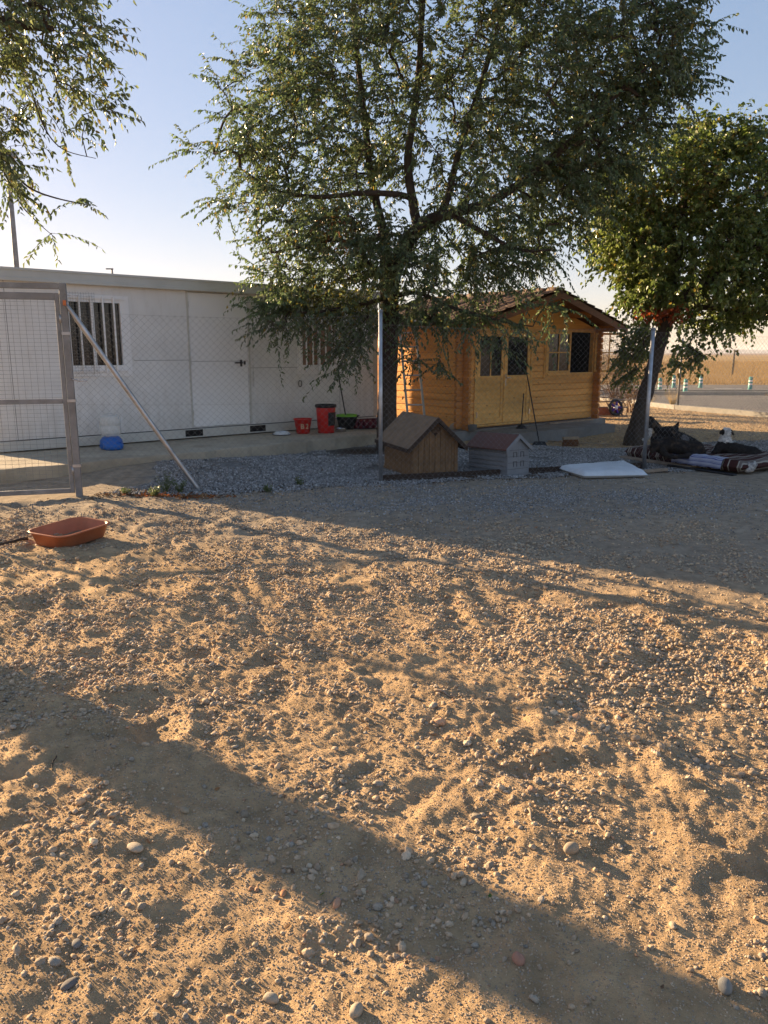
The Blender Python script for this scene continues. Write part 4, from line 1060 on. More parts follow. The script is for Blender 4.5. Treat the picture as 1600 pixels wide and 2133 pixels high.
# ------------------------------------------------------------------ soft things on the gravel
def cushion(corners, z0, z1, m, name, res=26, lump=0.01, rnd=0.05, seed=0):
    """pillow-like slab over a quad given by four ground corners (ccw)"""
    b = MB(); c = [Vector((p[0], p[1], 0)) for p in corners]
    o0 = c[0]; L0 = (c[1] - c[0]).length; W0 = (c[3] - c[0]).length
    grid = {}
    def P_(u, v): return c[0] * (1-u) * (1-v) + c[1] * u * (1-v) + c[2] * u * v + c[3] * (1-u) * v
    for side in (1, 0):
        for i in range(res + 1):
            for j in range(res + 1):
                u, v = i / res, j / res; p = P_(u, v)
                eu = min(u, 1 - u) * L0; ev = min(v, 1 - v) * W0; e = min(eu, ev)
                q = min(1, e / rnd); prof = math.sqrt(max(0, 1 - (1 - q) ** 2))
                mid_ = z0 + (z1 - z0) * .45
                z = mid_ + (z1 - mid_) * prof if side else mid_ - (mid_ - z0) * prof
                if side: z += lump * float(noise2(np.array([p.x * 4 + seed]), np.array([p.y * 4]))[0]) * q * 2
                grid[(side, i, j)] = len(b.v); b.v.append((p.x - o0.x, p.y - o0.y, z))
        for i in range(res):
            for j in range(res):
                f = (grid[(side, i, j)], grid[(side, i+1, j)], grid[(side, i+1, j+1)], grid[(side, i, j+1)])
                b.f.append(f if side else f[::-1]); b.sm.append(True)
    ob = b.build(name, m, loc=(o0.x, o0.y, 0)); return ob
mc = [G(1163, 976, .05), G(1216, 992, .05), G(1350, 990, .05), G(1300, 964, .05)]
o = cushion(mc, .01, .105, M['foam'], 'foam_mat', lump=.013, rnd=.09); tag(o, 'white foam mattress lying on the grey gravel by the fence', 'mattress')
Lc = G(1299, 955); Fc = G(1545, 992); dl = (Fc - Lc).normalized(); dp = Vector((-dl.y, dl.x, 0)); 
if dp.y < 0: dp = -dp
Rc = Fc + dp * 1.3; Bc = Lc + dp * 1.3
# cushion in its own frame so that stripes follow its long side
def loc_cushion(Lq, Fq, wid, z0, z1, m, name, **k):
    d = (Fq - Lq); L_ = d.length; a_ = math.atan2(d.y, d.x)
    o = cushion([(0, 0), (L_, 0), (L_, wid), (0, wid)], z0, z1, m, name, **k)
    o.location = (Lq.x, Lq.y, 0); o.rotation_euler = (0, 0, a_); return o
o = loc_cushion(Lc, Fc, 1.3, .035, .185, M['cushion'], 'striped_mattress', res=34, lump=.014, rnd=.035, seed=4)
tag(o, 'thick brown mattress with cream stripes carrying the resting dogs', 'mattress')
# second striped cushion continuing to the right
o = loc_cushion(Fc + dp * .55 + dl * .06, Fc + dp * .55 + dl * .06 + (dp * .95 + dl * .2), .1, .04, .15, M['cushion'], 'tmp'); bpy.data.objects.remove(o)
b = MB(); aa = math.atan2(dl.y, dl.x); L_ = (Fc - Lc).length
b.box(-.03, L_ * .62, -.06, .9, .006, .040); o = b.build('board', M['plank'], loc=(Lc.x, Lc.y, 0), rot=(0, 0, aa), bevel=.003); tag(o, 'grey wooden board lying under the striped mattress', 'board')
b = MB()
for i, (xa, xb, ya, yb) in enumerate([(L_ * .45, L_ * .98, -.20, -.03), ]):
    b.box(xa, xb, ya + .08, yb, .004, .03)
o = b.build('folded_tarp', M['black'], loc=(Lc.x, Lc.y, 0), rot=(0, 0, aa), bevel=.02); tag(o, 'black folded plastic tarp in front of the striped mattress', 'tarp')
# blue and white blanket hanging over the edge
b = MB(); xs = np.linspace(L_ * .46, L_ * .86, 30); rows = [(.09, .196), (.05, .198), (.01, .192), (-.02, .175), (-.03, .14), (-.035, .10), (-.042, .06)]
for i, xx in enumerate(xs):
    for j, (yy, zz) in enumerate(rows):
        wv = .006 * math.sin(i * .9) + .01 * float(noise2(np.array([i * .35]), np.array([j * .4]))[0])
        b.v.append((xx + .02 * (j / 7) * math.sin(i), yy + wv - (0.01 if j > 2 else 0), zz + wv * .6 + (.008 if j < 3 else 0)))
for i in range(29):
    for j in range(6): b.f.append((i*7+j, i*7+j+1, (i+1)*7+j+1, (i+1)*7+j)); b.sm.append(True)
o = b.build('blanket', M['blanket'], loc=(Lc.x, Lc.y, 0), rot=(0, 0, aa)); s_ = o.modifiers.new('s', 'SOLIDIFY'); s_.thickness = .008
tag(o, 'blue and white striped blanket folded over the mattress edge', 'blanket')
# post-side plank
p = G(1395, 985); b = MB(); b.obox((0, 0, .02), .55, .06, .035, R(25)); o = b.build('plank', M['plank'], loc=(p.x - .25, p.y, 0.01)); tag(o, 'short grey plank lying at the foot of the right fence post', 'plank')

# ------------------------------------------------------------------ dogs
def sphere_add(b, c, r, seg=14, sq=(1, 1, 1)):
    c = Vector(c); base = len(b.v); rings = 9
    for i in range(1, rings):
        th = math.pi * i / rings
        for k in range(seg):
            a = 2 * math.pi * k / seg
            b.v.append((c.x + r * sq[0] * math.sin(th) * math.cos(a), c.y + r * sq[1] * math.sin(th) * math.sin(a), c.z + r * sq[2] * math.cos(th)))
    tp = len(b.v); b.v.append((c.x, c.y, c.z + r * sq[2])); bt = len(b.v); b.v.append((c.x, c.y, c.z - r * sq[2]))
    for i in range(rings - 2):
        for k in range(seg):
            k2 = (k + 1) % seg; b.f.append((base + i*seg + k, base + (i+1)*seg + k, base + (i+1)*seg + k2, base + i*seg + k2)); b.sm.append(True)
    for k in range(seg):
        k2 = (k + 1) % seg; b.f.append((tp, base + k, base + k2)); b.sm.append(True); b.f.append((bt, base + (rings-2)*seg + k2, base + (rings-2)*seg + k)); b.sm.append(True)
def cap_chain(b, pts):
    """pts [(vec, r)]: a tapering chain of overlapping balls"""
    for (p, r), (q, s) in zip(pts, pts[1:]):
        p = Vector(p); q = Vector(q); n = max(2, int((q - p).length / (min(r, s) * .45)) + 1)
        for k in range(n + 1):
            t = k / n; sphere_add(b, p.lerp(q, t), r + (s - r) * t)
def dog(label, origin, chains, ears, colf, nfur=2600, flow=(1, 0, -.4)):
    t = thing('dog', label, 'dog', origin); b = MB()
    for ch in chains: cap_chain(b, ch)
    for (c, tip, wv, th) in ears:      # ears as flat curved wedges joined to the head
        c = Vector(c); tip = Vector(tip); wv = Vector(wv); d = (tip - c); nn = d.cross(wv).normalized() * th
        for k in range(7):
            s = k / 6; cc = c + d * s; ww = (1 - s) ** .8
            for q in (-1, -.5, 0, .5, 1): sphere_add(b, cc + wv * q * ww, max(.009, th * (1 - .4 * s)), 8)
    o = b.build('tmp', M['fur'])
    r_ = o.modifiers.new('r', 'REMESH'); r_.mode = 'VOXEL'; r_.voxel_size = .011
    s_ = o.modifiers.new('s', 'SMOOTH'); s_.factor = .6; s_.iterations = 5
    dg = bpy.context.evaluated_depsgraph_get(); me = bpy.data.meshes.new_from_object(o.evaluated_get(dg)); bpy.data.objects.remove(o)
    me.name = 'body'; n = len(me.vertices); co = np.empty(n * 3, np.float32); me.vertices.foreach_get('co', co); co = co.reshape(-1, 3)
    no = np.empty(n * 3, np.float32); me.vertices.foreach_get('normal', no); no = no.reshape(-1, 3)
    me.polygons.foreach_set('use_smooth', np.ones(len(me.polygons), bool))
    col = colf(co); a = me.color_attributes.new('Col', 'FLOAT_COLOR', 'POINT'); cc = np.ones((n, 4), np.float32); cc[:, :3] = col; a.data.foreach_set('color', cc.ravel())
    me.materials.clear(); me.materials.append(M['fur']); bo = bpy.data.objects.new('body', me); C.objects.link(bo); bo.parent = t
    # coat of short tufts lying along the body
    k = rng.integers(0, n, nfur); p = co[k]; nr = no[k]; fl = np.array(flow)[None] + rng.normal(0, .35, (nfur, 3)); fl -= (fl * nr).sum(1)[:, None] * nr; fl /= np.linalg.norm(fl, axis=1)[:, None]
    L = rng.uniform(.015, .035, (nfur, 1)); sd = np.cross(fl, nr); wd = .0035
    V = np.stack([p - sd * wd, p + sd * wd, p + fl * L + nr * L * .38], 1)
    fo = bulk('coat', V, [(0, 1, 2)], M['fur'], t, col=col[k] * rng.uniform(.6, 1.5, (nfur, 1)))
    return t
SC = 0.0066
def rp(cx, cy, dd, org, D0):      # point of a dog measured in the enlarged photo crop
    q = PD(1280 + cx / 5, 840 + cy / 5, D0 + dd); return (q.x - org[0], q.y - org[1], q.z - org[2])
BK = np.array([.024, .021, .020]); WT = np.array([.55, .52, .48]); BR = np.array([.075, .052, .036]); GR = np.array([.17, .16, .155])
D0 = 10.55; q = PD(1420, 940, D0); org = (q.x, q.y, .16)
r = lambda cx, cy, dd=0: rp(cx, cy, dd, org, D0)
def cA(co):
    nse = noise2(co[:, 0] * 14, co[:, 2] * 18 + co[:, 1] * 9)[:, None]
    c = BK + (BR - BK) * np.clip(nse * 1.5, 0, .6)
    hd = (np.linalg.norm(co - np.array(r(560, 385, -.08)), axis=1) < .05)[:, None]
    return c
dog('black brindle dog lying stretched out in front on the striped mattress', org, [
    [(r(440, 445, -.04), .082), (r(520, 430, 0), .10), (r(640, 450, 0), .105), (r(760, 470, 0), .10), (r(850, 470, 0), .105), (r(900, 510, 0), .07)],
    [(r(440, 430, -.08), .075), (r(400, 470, -.10), .05), (r(395, 500, -.12), .03)],
    [(r(880, 480, -.04), .07), (r(800, 545, -.10), .045), (r(700, 555, -.14), .03), (r(640, 560, -.15), .028)],
    [(r(900, 520, 0), .04), (r(960, 565, -.02), .03), (r(1020, 588, -.03), .02)],
    [(r(540, 400, -.02), .06), (r(600, 385, -.06), .045)],
    [(r(480, 480, -.08), .055), (r(540, 545, -.12), .04), (r(620, 560, -.14), .03)],
], [], cA, flow=(1, -.1, -.3))
D1 = 11.0; q = PD(1400, 925, D1); orgB = (q.x, q.y, .14)
r = lambda cx, cy, dd=0: rp(cx, cy, dd, orgB, D1)
hdB = np.array(r(720, 380, -.05)); lgB = np.array(r(370, 300, -.05)); ftB = np.array(r(330, 375, -.06))
def cB(co):
    nse = noise2(co[:, 0] * 12, co[:, 2] * 16)[:, None]
    c = BK * (1 - (nse > .2)) + BR * 1.2 * (nse > .2)
    for ctr, rad, cc in ((hdB, .075, GR * .8), (lgB, .06, WT * .9), (ftB, .075, WT * .8)):
        k = (np.linalg.norm(co - ctr, axis=1) + .02 * nse[:, 0] < rad)[:, None]; c = c * (1 - k) + cc * k
    return c
dog('black and white dog curled behind the brindle one, pointed ear and hind leg raised', orgB, [
    [(r(470, 360, 0), .095), (r(560, 350, 0), .11), (r(680, 370, 0), .10), (r(800, 420, 0), .09), (r(860, 450, 0), .07)],
    [(r(480, 300, 0), .07), (r(430, 235, -.02), .055), (r(385, 180, -.03), .048), (r(375, 165, -.03), .045)],
    [(r(375, 170, -.03), .04), (r(368, 240, -.05), .035), (r(365, 320, -.06), .034), (r(330, 375, -.07), .022), (r(295, 378, -.08), .018)],
    [(r(610, 325, -.04), .09), (r(585, 290, -.06), .075), (r(525, 280, -.07), .056), (r(480, 285, -.08), .034)],
    [(r(430, 360, -.02), .07), (r(420, 420, -.02), .06)],
], [(r(622, 275, -.05), r(668, 194, -.06), (.045, 0, .012), .018)], cB, flow=(.6, 0, -.6))
D2 = 10.65; q = PD(1530, 940, D2); orgC = (q.x, q.y, .16)
r = lambda cx, cy, dd=0: rp(cx, cy, dd, orgC, D2)
hc = np.array(r(1165, 300, 0)); e1 = np.array(r(1112, 300, 0)); e2 = np.array(r(1222, 308, 0)); nc = np.array(r(1148, 372, 0)); chs = np.array(r(1020, 490, 0))
def cC(co):
    nse = noise2(co[:, 0] * 12, co[:, 2] * 16)
    c = np.tile(BK, (len(co), 1))
    k = (co[:, 2] > r(1150, 402)[2] + .01 * nse) & (co[:, 0] < r(1250, 300)[0]); c[k] = WT
    for e in (e1, e2): c[np.linalg.norm(co - e, axis=1) < .050] = BK
    k = np.linalg.norm(co - chs, axis=1) < .05; c[k] = WT * .8
    return c
dog('black dog with white head and neck lying at right looking away', orgC, [
    [(r(1166, 300, 0), .060), (r(1166, 322, 0), .058), (r(1160, 348, .02), .062), (r(1152, 378, .02), .082), (r(1148, 415, .02), .095), (r(1150, 455, .02), .10), (r(1250, 485, 0), .10), (r(1360, 505, 0), .09), (r(1440, 515, 0), .088), (r(1490, 535, 0), .07)],
    [(r(1110, 450, 0), .07), (r(1060, 490, -.04), .045), (r(1030, 515, -.05), .03)],
    [(r(1168, 305, .06), .04), (r(1168, 318, .13), .027)],
    [(r(1490, 530, 0), .045), (r(1560, 555, 0), .028), (r(1640, 570, 0), .02)],
    [(r(1440, 540, -.05), .065), (r(1400, 570, -.10), .04), (r(1340, 578, -.13), .028)],
], [(r(1128, 278, 0), r(1098, 325, .0), (.026, 0, .024), .017), (r(1204, 280, 0), r(1236, 328, .0), (-.026, 0, .024), .017)], cC, flow=(1, 0, -.2))
D3 = 9.85; q = PD(1562, 984, D3); orgD = (q.x, q.y, max(q.z, 0.02))
r = lambda cx, cy, dd=0: rp(cx, cy, dd, orgD, D3)
def cD(co):
    nse = noise2(co[:, 0] * 30, co[:, 2] * 30)[:, None]; return np.where(nse > 0, GR * 1.5, WT * .8)
bx = MB(); cap_chain(bx, [(r(1385, 690), .045), (r(1420, 680), .05), (r(1445, 650), .045), (r(1465, 640), .03)]); cap_chain(bx, [(r(1400, 660), .03), (r(1400, 625), .02)]); cap_chain(bx, [(r(1440, 640), .03), (r(1462, 615), .018)])
o = bx.build('tmp', M['fur']); r_ = o.modifiers.new('r', 'REMESH'); r_.mode = 'VOXEL'; r_.voxel_size = .009; s_ = o.modifiers.new('s', 'SMOOTH'); s_.iterations = 3
dg = bpy.context.evaluated_depsgraph_get(); me = bpy.data.meshes.new_from_object(o.evaluated_get(dg)); bpy.data.objects.remove(o); me.name = 'plush_toy'
n = len(me.vertices); co = np.empty(n * 3, np.float32); me.vertices.foreach_get('co', co); a = me.color_attributes.new('Col', 'FLOAT_COLOR', 'POINT'); cc = np.ones((n, 4), np.float32); cc[:, :3] = cD(co.reshape(-1, 3)); a.data.foreach_set('color', cc.ravel())
o = bpy.data.objects.new('plush_toy', me); C.objects.link(o); o.location = orgD; tag(o, 'small grey and white furry bundle at the mattress corner', 'toy')

# ------------------------------------------------------------------ terracotta tray
def rrect(L, W, rad, n=8):
    pts = []
    for (cx_, cy_, a0) in ((L/2 - rad, W/2 - rad, 0), (-L/2 + rad, W/2 - rad, 90), (-L/2 + rad, -W/2 + rad, 180), (L/2 - rad, -W/2 + rad, 270)):
        for k in range(n): a = R(a0 + 90 * k / (n - 1)); pts.append((cx_ + rad * math.cos(a), cy_ + rad * math.sin(a)))
    return pts
ctr = (G(62, 1097, .15) + G(120, 1113, .15) + G(228, 1085, .15) + G(165, 1071, .15)) / 4
zt_ = Hs(ctr.x, ctr.y)
t = thing('litter_tray', 'terracotta orange plastic tray with rolled rim left on the bare ground', 'tray', (ctr.x, ctr.y, zt_ + .012), rot=(R(1.5), R(-2), R(64)))
b = MB(); prof = [(.46, .33, 0.0, .07), (.49, .36, .012, .09), (.545, .415, .130, .10), (.575, .445, .134, .11), (.578, .448, .144, .11), (.55, .42, .148, .10), (.535, .405, .135, .10), (.48, .35, .02, .085), (.44, .31, .014, .07)]
n = 32
for (L1, W1_, z, rad) in prof:
    for q in rrect(L1, W1_, rad): b.v.append((q[0], q[1], z * .84))
for i in range(len(prof) - 1):
    for k in range(n): k2 = (k + 1) % n; b.f.append((i*n + k, i*n + k2, (i+1)*n + k2, (i+1)*n + k)); b.sm.append(True)
b.f.append(tuple(range(n))[::-1]); b.sm.append(False); b.f.append(tuple((len(prof)-1)*n + k for k in range(n))); b.sm.append(False)
b.build('body', M['terra'], t)
b = MB(); m_ = 14
for i in range(m_ + 1):
    for j in range(m_ + 1):
        x_, y_ = (i / m_ - .5) * .40, (j / m_ - .5) * .28; b.v.append((x_, y_, .017 + .02 * max(0, float(noise2(np.array([x_ * 14]), np.array([y_ * 14]))[0])) + .010 * math.exp(-((x_ / .12) ** 2 + (y_ / .1) ** 2))))
for i in range(m_):
    for j in range(m_): b.f.append((i*(m_+1)+j, (i+1)*(m_+1)+j, (i+1)*(m_+1)+j+1, i*(m_+1)+j+1)); b.sm.append(True)
b.build('dirt_residue', M['terra_in'], t)
# crooked dead branch beside it and thin sticks
def stick_obj(px0, py0, px1, py1, r0, label, m=None, bendz=.02):
    a = GH(px0, py0); c = GH(px1, py1); pts = []
    for k in range(9):
        t_ = k / 8; p = a.lerp(c, t_); z = Hs(p.x, p.y) + r0 * 1.1 + bendz * .3 * math.sin(t_ * 7)
        pts.append((p.x - a.x + .05 * (c - a).length * math.sin(t_ * 5 + px0), p.y - a.y, max(z, p.z) - a.z))
    b = MB(); b.tube(pts, [r0 * (1 - .6 * k / 8) for k in range(9)], 6); o = b.build('stick', m or M['stick'], loc=a); tag(o, label, 'stick', 'dry sticks lying on the ground'); return o
stick_obj(60, 1125, -40, 1140, .014, 'dark crooked dead branch at the left edge beside the tray', M['bark'])
stick_obj(330, 1432, 345, 1458, .005, 'short pale straw stick on the pebbles left of centre')
stick_obj(345, 1455, 375, 1460, .003, 'thin dry stalk lying right beside the short straw stick')
stick_obj(405, 1755, 435, 1795, .002, 'thin straw stem on sand in the lower left')
stick_obj(115, 1575, 108, 1608, .0035, 'thin dark twig upright on the left sand ridge', M['bark'])
stick_obj(1100, 1688, 1110, 1715, .005, 'pale curved twig piece on pebbles right of centre')
stick_obj(1240, 1715, 1270, 1740, .0025, 'fine straw lying across pebbles at right')
stick_obj(905, 1440, 950, 1455, .007, 'pale broken wood chip on the middle sand', M['plank'])

# ------------------------------------------------------------------ tools, ladder and pots by the cabin
b0 = PD(851, 882, 13.35); t0 = PD(829, 648, 14.75); wv = Vector((.29, .02, 0))
t = thing('ladder', 'pale aluminium ladder leaning against the wooden cabin eave', 'ladder', (b0.x, b0.y, 0))
o0 = Vector((b0.x, b0.y, 0)); A_ = b0 - o0; B_ = t0 - o0; A_ = A_ + (A_ - B_).normalized() * .12
for k in (0, 1):
    b = MB(); b.tube([A_ + wv * k, B_ + wv * k], [.026, .026], 4, True, False); b.build('rail', M['alu'], t)
for i in range(8):
    p = A_.lerp(B_, (i + .6) / 8.2); b = MB(); b.tube([p, p + wv], .014, 6); b.build('rung', M['alu'], t)
def tool(label, top, bot, head, name='broom', r0=.011, hm=None, sm=None):
    t = thing(name, label, 'broom' if name == 'broom' else name, tuple(bot)); v = Vector(top) - Vector(bot)
    MB().tube([(0, 0, .02), tuple(v)], r0, 8).build('handle', sm or M['black'], t); head(t); return t
bt_ = G(1124, 924, -.02); tp_ = PD(1097, 776, 15.15)
def hd(t):
    b = MB(); b.hexa([(-.13, -.05, .0), (.13, -.05, .0), (.13, .04, .0), (-.13, .04, .0)], [(-.09, -.02, .075), (.09, -.02, .075), (.09, .02, .075), (-.09, .02, .075)]); b.build('brush_head', M['black'], t, bevel=.006)
tool('dark broom with long handle leaning beside the cabin double door', tp_, (bt_.x, bt_.y, Hs(bt_.x, bt_.y) + .005), hd)
bt_ = G(1086, 892, .155); tp_ = Vector((bt_.x + .06, bt_.y + .95, 1.0)); tp_ = PD(1091, 820, 15.2)
def hd2(t):
    b = MB(); b.lathe([(.001, .08), (.04, .07), (.10, .02), (.11, 0), (.001, 0)], 16, sy=.7); b.build('brush_head', M['black'], t)
tool('shorter black brush standing on the step against the right door leaf', tp_, (bt_.x, bt_.y, .15), hd2, r0=.010)
ha = GH(1112, 919); hb = GH(1276, 929); t = thing('broom', 'push broom with wooden handle and bristle head lying on the gravel', 'broom', tuple(ha))
v = hb - ha; MB().tube([(0, 0, .02), (v.x, v.y, v.z + .025)], .012, 8).build('handle', M['stick'], t)
hc_ = GH(1188, 930) - ha
b = MB(); b.obox((hc_.x, hc_.y, .15 + hc_.z), .30, .06, .05, .25); hb_ = b.build('brush_head', M['stick'], t, bevel=.006)
n = 500; bx_ = rng.uniform(-.14, .14, n); by_ = rng.uniform(-.025, .025, n); ca_, sa_ = math.cos(.25), math.sin(.25)
base = np.stack([hc_.x + bx_ * ca_ - by_ * sa_, hc_.y + bx_ * sa_ + by_ * ca_, np.full(n, .13 + hc_.z)], 1); tipb = base + np.stack([rng.normal(0, .012, n), rng.normal(0, .012, n), -rng.uniform(.11, .13, n)], 1)
V = np.stack([base + [-.004, 0, 0], base + [.004, 0, 0], tipb + [.004, 0, 0], tipb + [-.004, 0, 0]], 1); bulk('bristles', V, [(0, 1, 2, 3)], M['bristle'], hb_)
p = G(984, 899, .15)
lathe_thing('paint_pot', [('body', [(.001, .004), (.07, 0), (.085, .12), (.09, .125), (.08, .12), (.066, .02), (.001, .012)], M['concrete_grey'])], 'small grey pot standing on the cabin step', 'pot', (p.x, p.y, .15))
p = G(950, 896, .15); stn = MB(); v_, f_ = ico(2); stn.add([tuple(q * np.array([.13, .10, .09])) for q in v_], [tuple(q) for q in f_], True); o = stn.build('rock', M['concrete'], loc=(p.x, p.y, .2)); tag(o, 'rough pale rock beside the cabin corner', 'rock')
for i, (lx, ly, an_, lab) in enumerate([(968, 908, .3, 'pale lath lying between the two dog houses, upper one'), (965, 912, .12, 'pale lath lying between the two dog houses, lower one')]):
    p = GH(lx, ly); b = MB(); b.obox((0, 0, .02 + i * .03), .5, .035, .02, an_); o = b.build('lath', M['stick'], loc=(p.x, p.y, p.z)); tag(o, lab, 'lath')
p = G(1215, 852, .17); p = loc_pt(BL, 3.1, .30); b = MB(); b.obox((0, 0, .0), 1.5, .05, .03, BA); o = b.build('lath', M['plank'], loc=(p[0] - .1, p[1], .168)); tag(o, 'thin weathered lath lying on the concrete step under the cabin window', 'lath')
# pile behind the cabin
base = PD(1262, 858, 18.6)
for i, (ox, oz, an_, ti, L_, lab) in enumerate([(0, .50, .3, .10, .95, 'topmost pale slanting plank of the pile behind the cabin'), (.05, .42, .1, -.06, 1.0, 'second pale plank in the pile behind the cabin'), (.0, .28, .05, .0, .95, 'middle grey plank lying on the bricks behind the cabin'), (.0, .07, .0, .01, .95, 'lowest plank at the bottom of the pile behind the cabin')]):
    b = MB(); b.box(-L_ / 2, L_ / 2, -.05, .05, -.015, .015); o = b.build('plank', M['plank'], loc=(base.x + ox, base.y - .05 * i, oz), rot=(0, ti, an_)); tag(o, lab, 'plank', 'planks piled behind the cabin')
for i in range(3):
    b = MB(); b.box(-.35 + i * .02, .30, -.16, .16, .005, .185)
    for k in range(3): b.box(-.34 + k * .22, -.14 + k * .22, -.165, -.161, .02, .10)
    if i == 0: o = b.build('brick_heap', M['brick'], loc=(base.x, base.y, .087), bevel=.01); tag(o, 'heap of red bricks under the planks behind the cabin', 'bricks')
p = PD(1283, 845, 18.4)
t = thing('toy_wheel', 'purple and white toy wheel leaning on the plank pile', 'toy', (p.x, p.y, .28), rot=(R(80), 0, R(20)))
b = MB(); pts = [(math.cos(a) * .17, math.sin(a) * .17, 0) for a in np.linspace(0, 2 * math.pi, 21)]; b.tube(pts, .035, 8, False); b.build('tyre', M['black'], t)
b = MB()
for k in range(5): a = k * 1.2566; b.tube([(0, 0, 0), (math.cos(a) * .15, math.sin(a) * .15, 0)], .028, 6)
b.build('spokes', M['purple'], t)
b = MB(); b.lathe([(.001, .03), (.05, .025), (.06, 0), (.001, -.02)], 12); b.build('hub', M['white'], t)

# ------------------------------------------------------------------ trees
LEAF = [(0.105, 0.145, 0.050), (0.135, 0.175, 0.055), (0.085, 0.120, 0.050), (0.19, 0.21, 0.09)]
def leaves_mesh(name, pos, dirn, nrm, L, W, col, parent, m):
    """one two-quad folded blade per leaf"""
    dirn = dirn / np.linalg.norm(dirn, axis=1)[:, None]
    side = np.cross(dirn, nrm); side /= np.linalg.norm(side, axis=1)[:, None] + 1e-9; up = np.cross(side, dirn)
    L = L[:, None]; W = W[:, None]; fold = 0.35
    droop = -up * 0.12
    V = np.stack([pos,
        pos + dirn * L * .30 + side * W * .5 + up * W * fold * .5, pos + dirn * L * .68 + side * W * .38 + up * W * fold * .4 + droop * L,
        pos + dirn * L + droop * L * 2,
        pos + dirn * L * .68 - side * W * .38 + up * W * fold * .4 + droop * L, pos + dirn * L * .30 - side * W * .5 + up * W * fold * .5], 1)
    return bulk(name, V, [(0, 1, 2, 3), (3, 4, 5, 0)], m, parent, col=col)
def ellipsoid(px, py, D, rx, ry, rd):
    c = PD(px, py, D); s = (D * CP - (c.z - CAM_H) * SP) / FP
    return (np.array([c.x, c.y, c.z]), np.array([rx * s, rd, ry * s]))
def sample_ell(e, n, shell=0.55):
    d = rng.normal(size=(n, 3)); d /= np.linalg.norm(d, axis=1)[:, None]
    r = rng.uniform(0, 1, n) ** (1 / 3) if shell == 0 else (1 - (1 - rng.uniform(0, 1, n) ** .5) * (1 - shell * .5))
    return e[0] + d * r[:, None] * e[1]
def build_tree(name, label, base, limbs, ells, tw_per=3, tw_len=(.35, .8), leaf_n=22, leaf_L=(.05, .08), leaf_ratio=.42, up_bias=0.25, droop=0.35, hang=0.5, spots=(), cat='tree', group=None, trunk_mat='bark', orient_rand=.5, twig_r=.0028, minr=.0035, tint=(1, 1, 1)):
    t = thing(name, label, cat, tuple(base)); o = np.array(base, float)
    # trunk and limbs
    tr = MB(); nodes = []; nrad = []
    for li, (pts, rad) in enumerate(limbs):
        P_ = [Vector(p) - Vector(base) for p in pts]
        # smooth + jitter resample
        Q = []; RR = []
        for i in range(len(P_) - 1):
            p0 = P_[max(i - 1, 0)]; p1 = P_[i]; p2 = P_[i + 1]; p3 = P_[min(i + 2, len(P_) - 1)]
            for k in range(6):
                s = k / 6; q = 0.5 * ((2 * p1) + (p2 - p0) * s + (2 * p0 - 5 * p1 + 4 * p2 - p3) * s * s + (3 * p1 - p0 - 3 * p2 + p3) * s ** 3)
                rr = rad[i] + (rad[i + 1] - rad[i]) * s; Q.append(q + Vector(rng.normal(0, rr * .03, 3))); RR.append(rr * (1 + .03 * rng.normal()))
        Q.append(P_[-1]); RR.append(rad[-1])
        tr.tube(Q, RR, 12 if li == 0 else 8)
        st = 8 if li == 0 else 0
        for q, rr in list(zip(Q, RR))[st:]: nodes.append(tuple(q)); nrad.append(rr)
    tr.build('trunk', M[trunk_mat], t)
    nodes = np.array(nodes); n0 = len(nodes)
    cl = []; 
    for e, n in ells: cl.append(sample_ell(e, n) - o)
    cl = np.concatenate(cl)
    d = np.min(np.linalg.norm(cl[:, None] - nodes[None], axis=2), axis=1); cl = cl[np.argsort(d)]
    par = [-1] * n0; pos = [tuple(p) for p in nodes]; arr = np.zeros((n0 + len(cl) * 3, 3)); arr[:n0] = nodes; cnt = n0; parent = np.full(len(arr), -1); ends = []
    for p in cl:
        dv = arr[:cnt] - p; dist = np.linalg.norm(dv, axis=1) + .35 * np.maximum(0, arr[:cnt, 2] - p[2])
        j = int(np.argmin(dist)); q = arr[j]
        L_ = np.linalg.norm(p - q)
        a1 = q + (p - q) * .4 + rng.normal(0, .05 * L_ + .004, 3) + [0, 0, .06 * L_]; a2 = q + (p - q) * .75 + rng.normal(0, .04 * L_ + .004, 3) + [0, 0, .05 * L_]
        for z, pp in ((a1, j), (a2, cnt), (p, cnt + 1)):
            arr[cnt] = z; parent[cnt] = pp if z is a1 else cnt - 1; cnt += 1
        ends.append(cnt - 1)
    desc = np.ones(cnt)
    for i in range(cnt - 1, n0 - 1, -1):
        if parent[i] >= 0: desc[parent[i]] += desc[i] / 1.0
    rad = np.clip(minr * np.sqrt(desc) * .62, .003, .05)
    S = []; 
    for i in range(n0, cnt):
        S.append((arr[parent[i]], arr[i], min(rad[parent[i]], rad[i] * 1.35) if parent[i] >= n0 else rad[i] * 1.25, rad[i]))
    # twigs
    ends = np.array(ends); ne = len(ends); E = np.repeat(arr[ends], tw_per, 0); n = len(E)
    cen = np.array([c[0][0] * len(cl) for c in ells[:1]])
    cc = cl.mean(0); out = E - cc; out[:, 2] *= .6; out /= np.linalg.norm(out, axis=1)[:, None] + 1e-6
    dr = out * .55 + rng.normal(0, .62, (n, 3)); dr[:, 2] += up_bias; dr /= np.linalg.norm(dr, axis=1)[:, None]
    TL = rng.uniform(*tw_len, n)
    g = droop * rng.uniform(.2, 1.6, n)
    def tw(t_): return E + dr * (TL * t_)[:, None] + np.array([0, 0, -1]) * (g * TL * t_ ** 2)[:, None]
    ts = [0, .35, .7, 1.0]; TP = [tw(np.full(n, x)) for x in ts]
    for a_, b_, ra, rb in ((0, 1, 1.0, .8), (1, 2, .8, .55), (2, 3, .55, .3)):
        pass
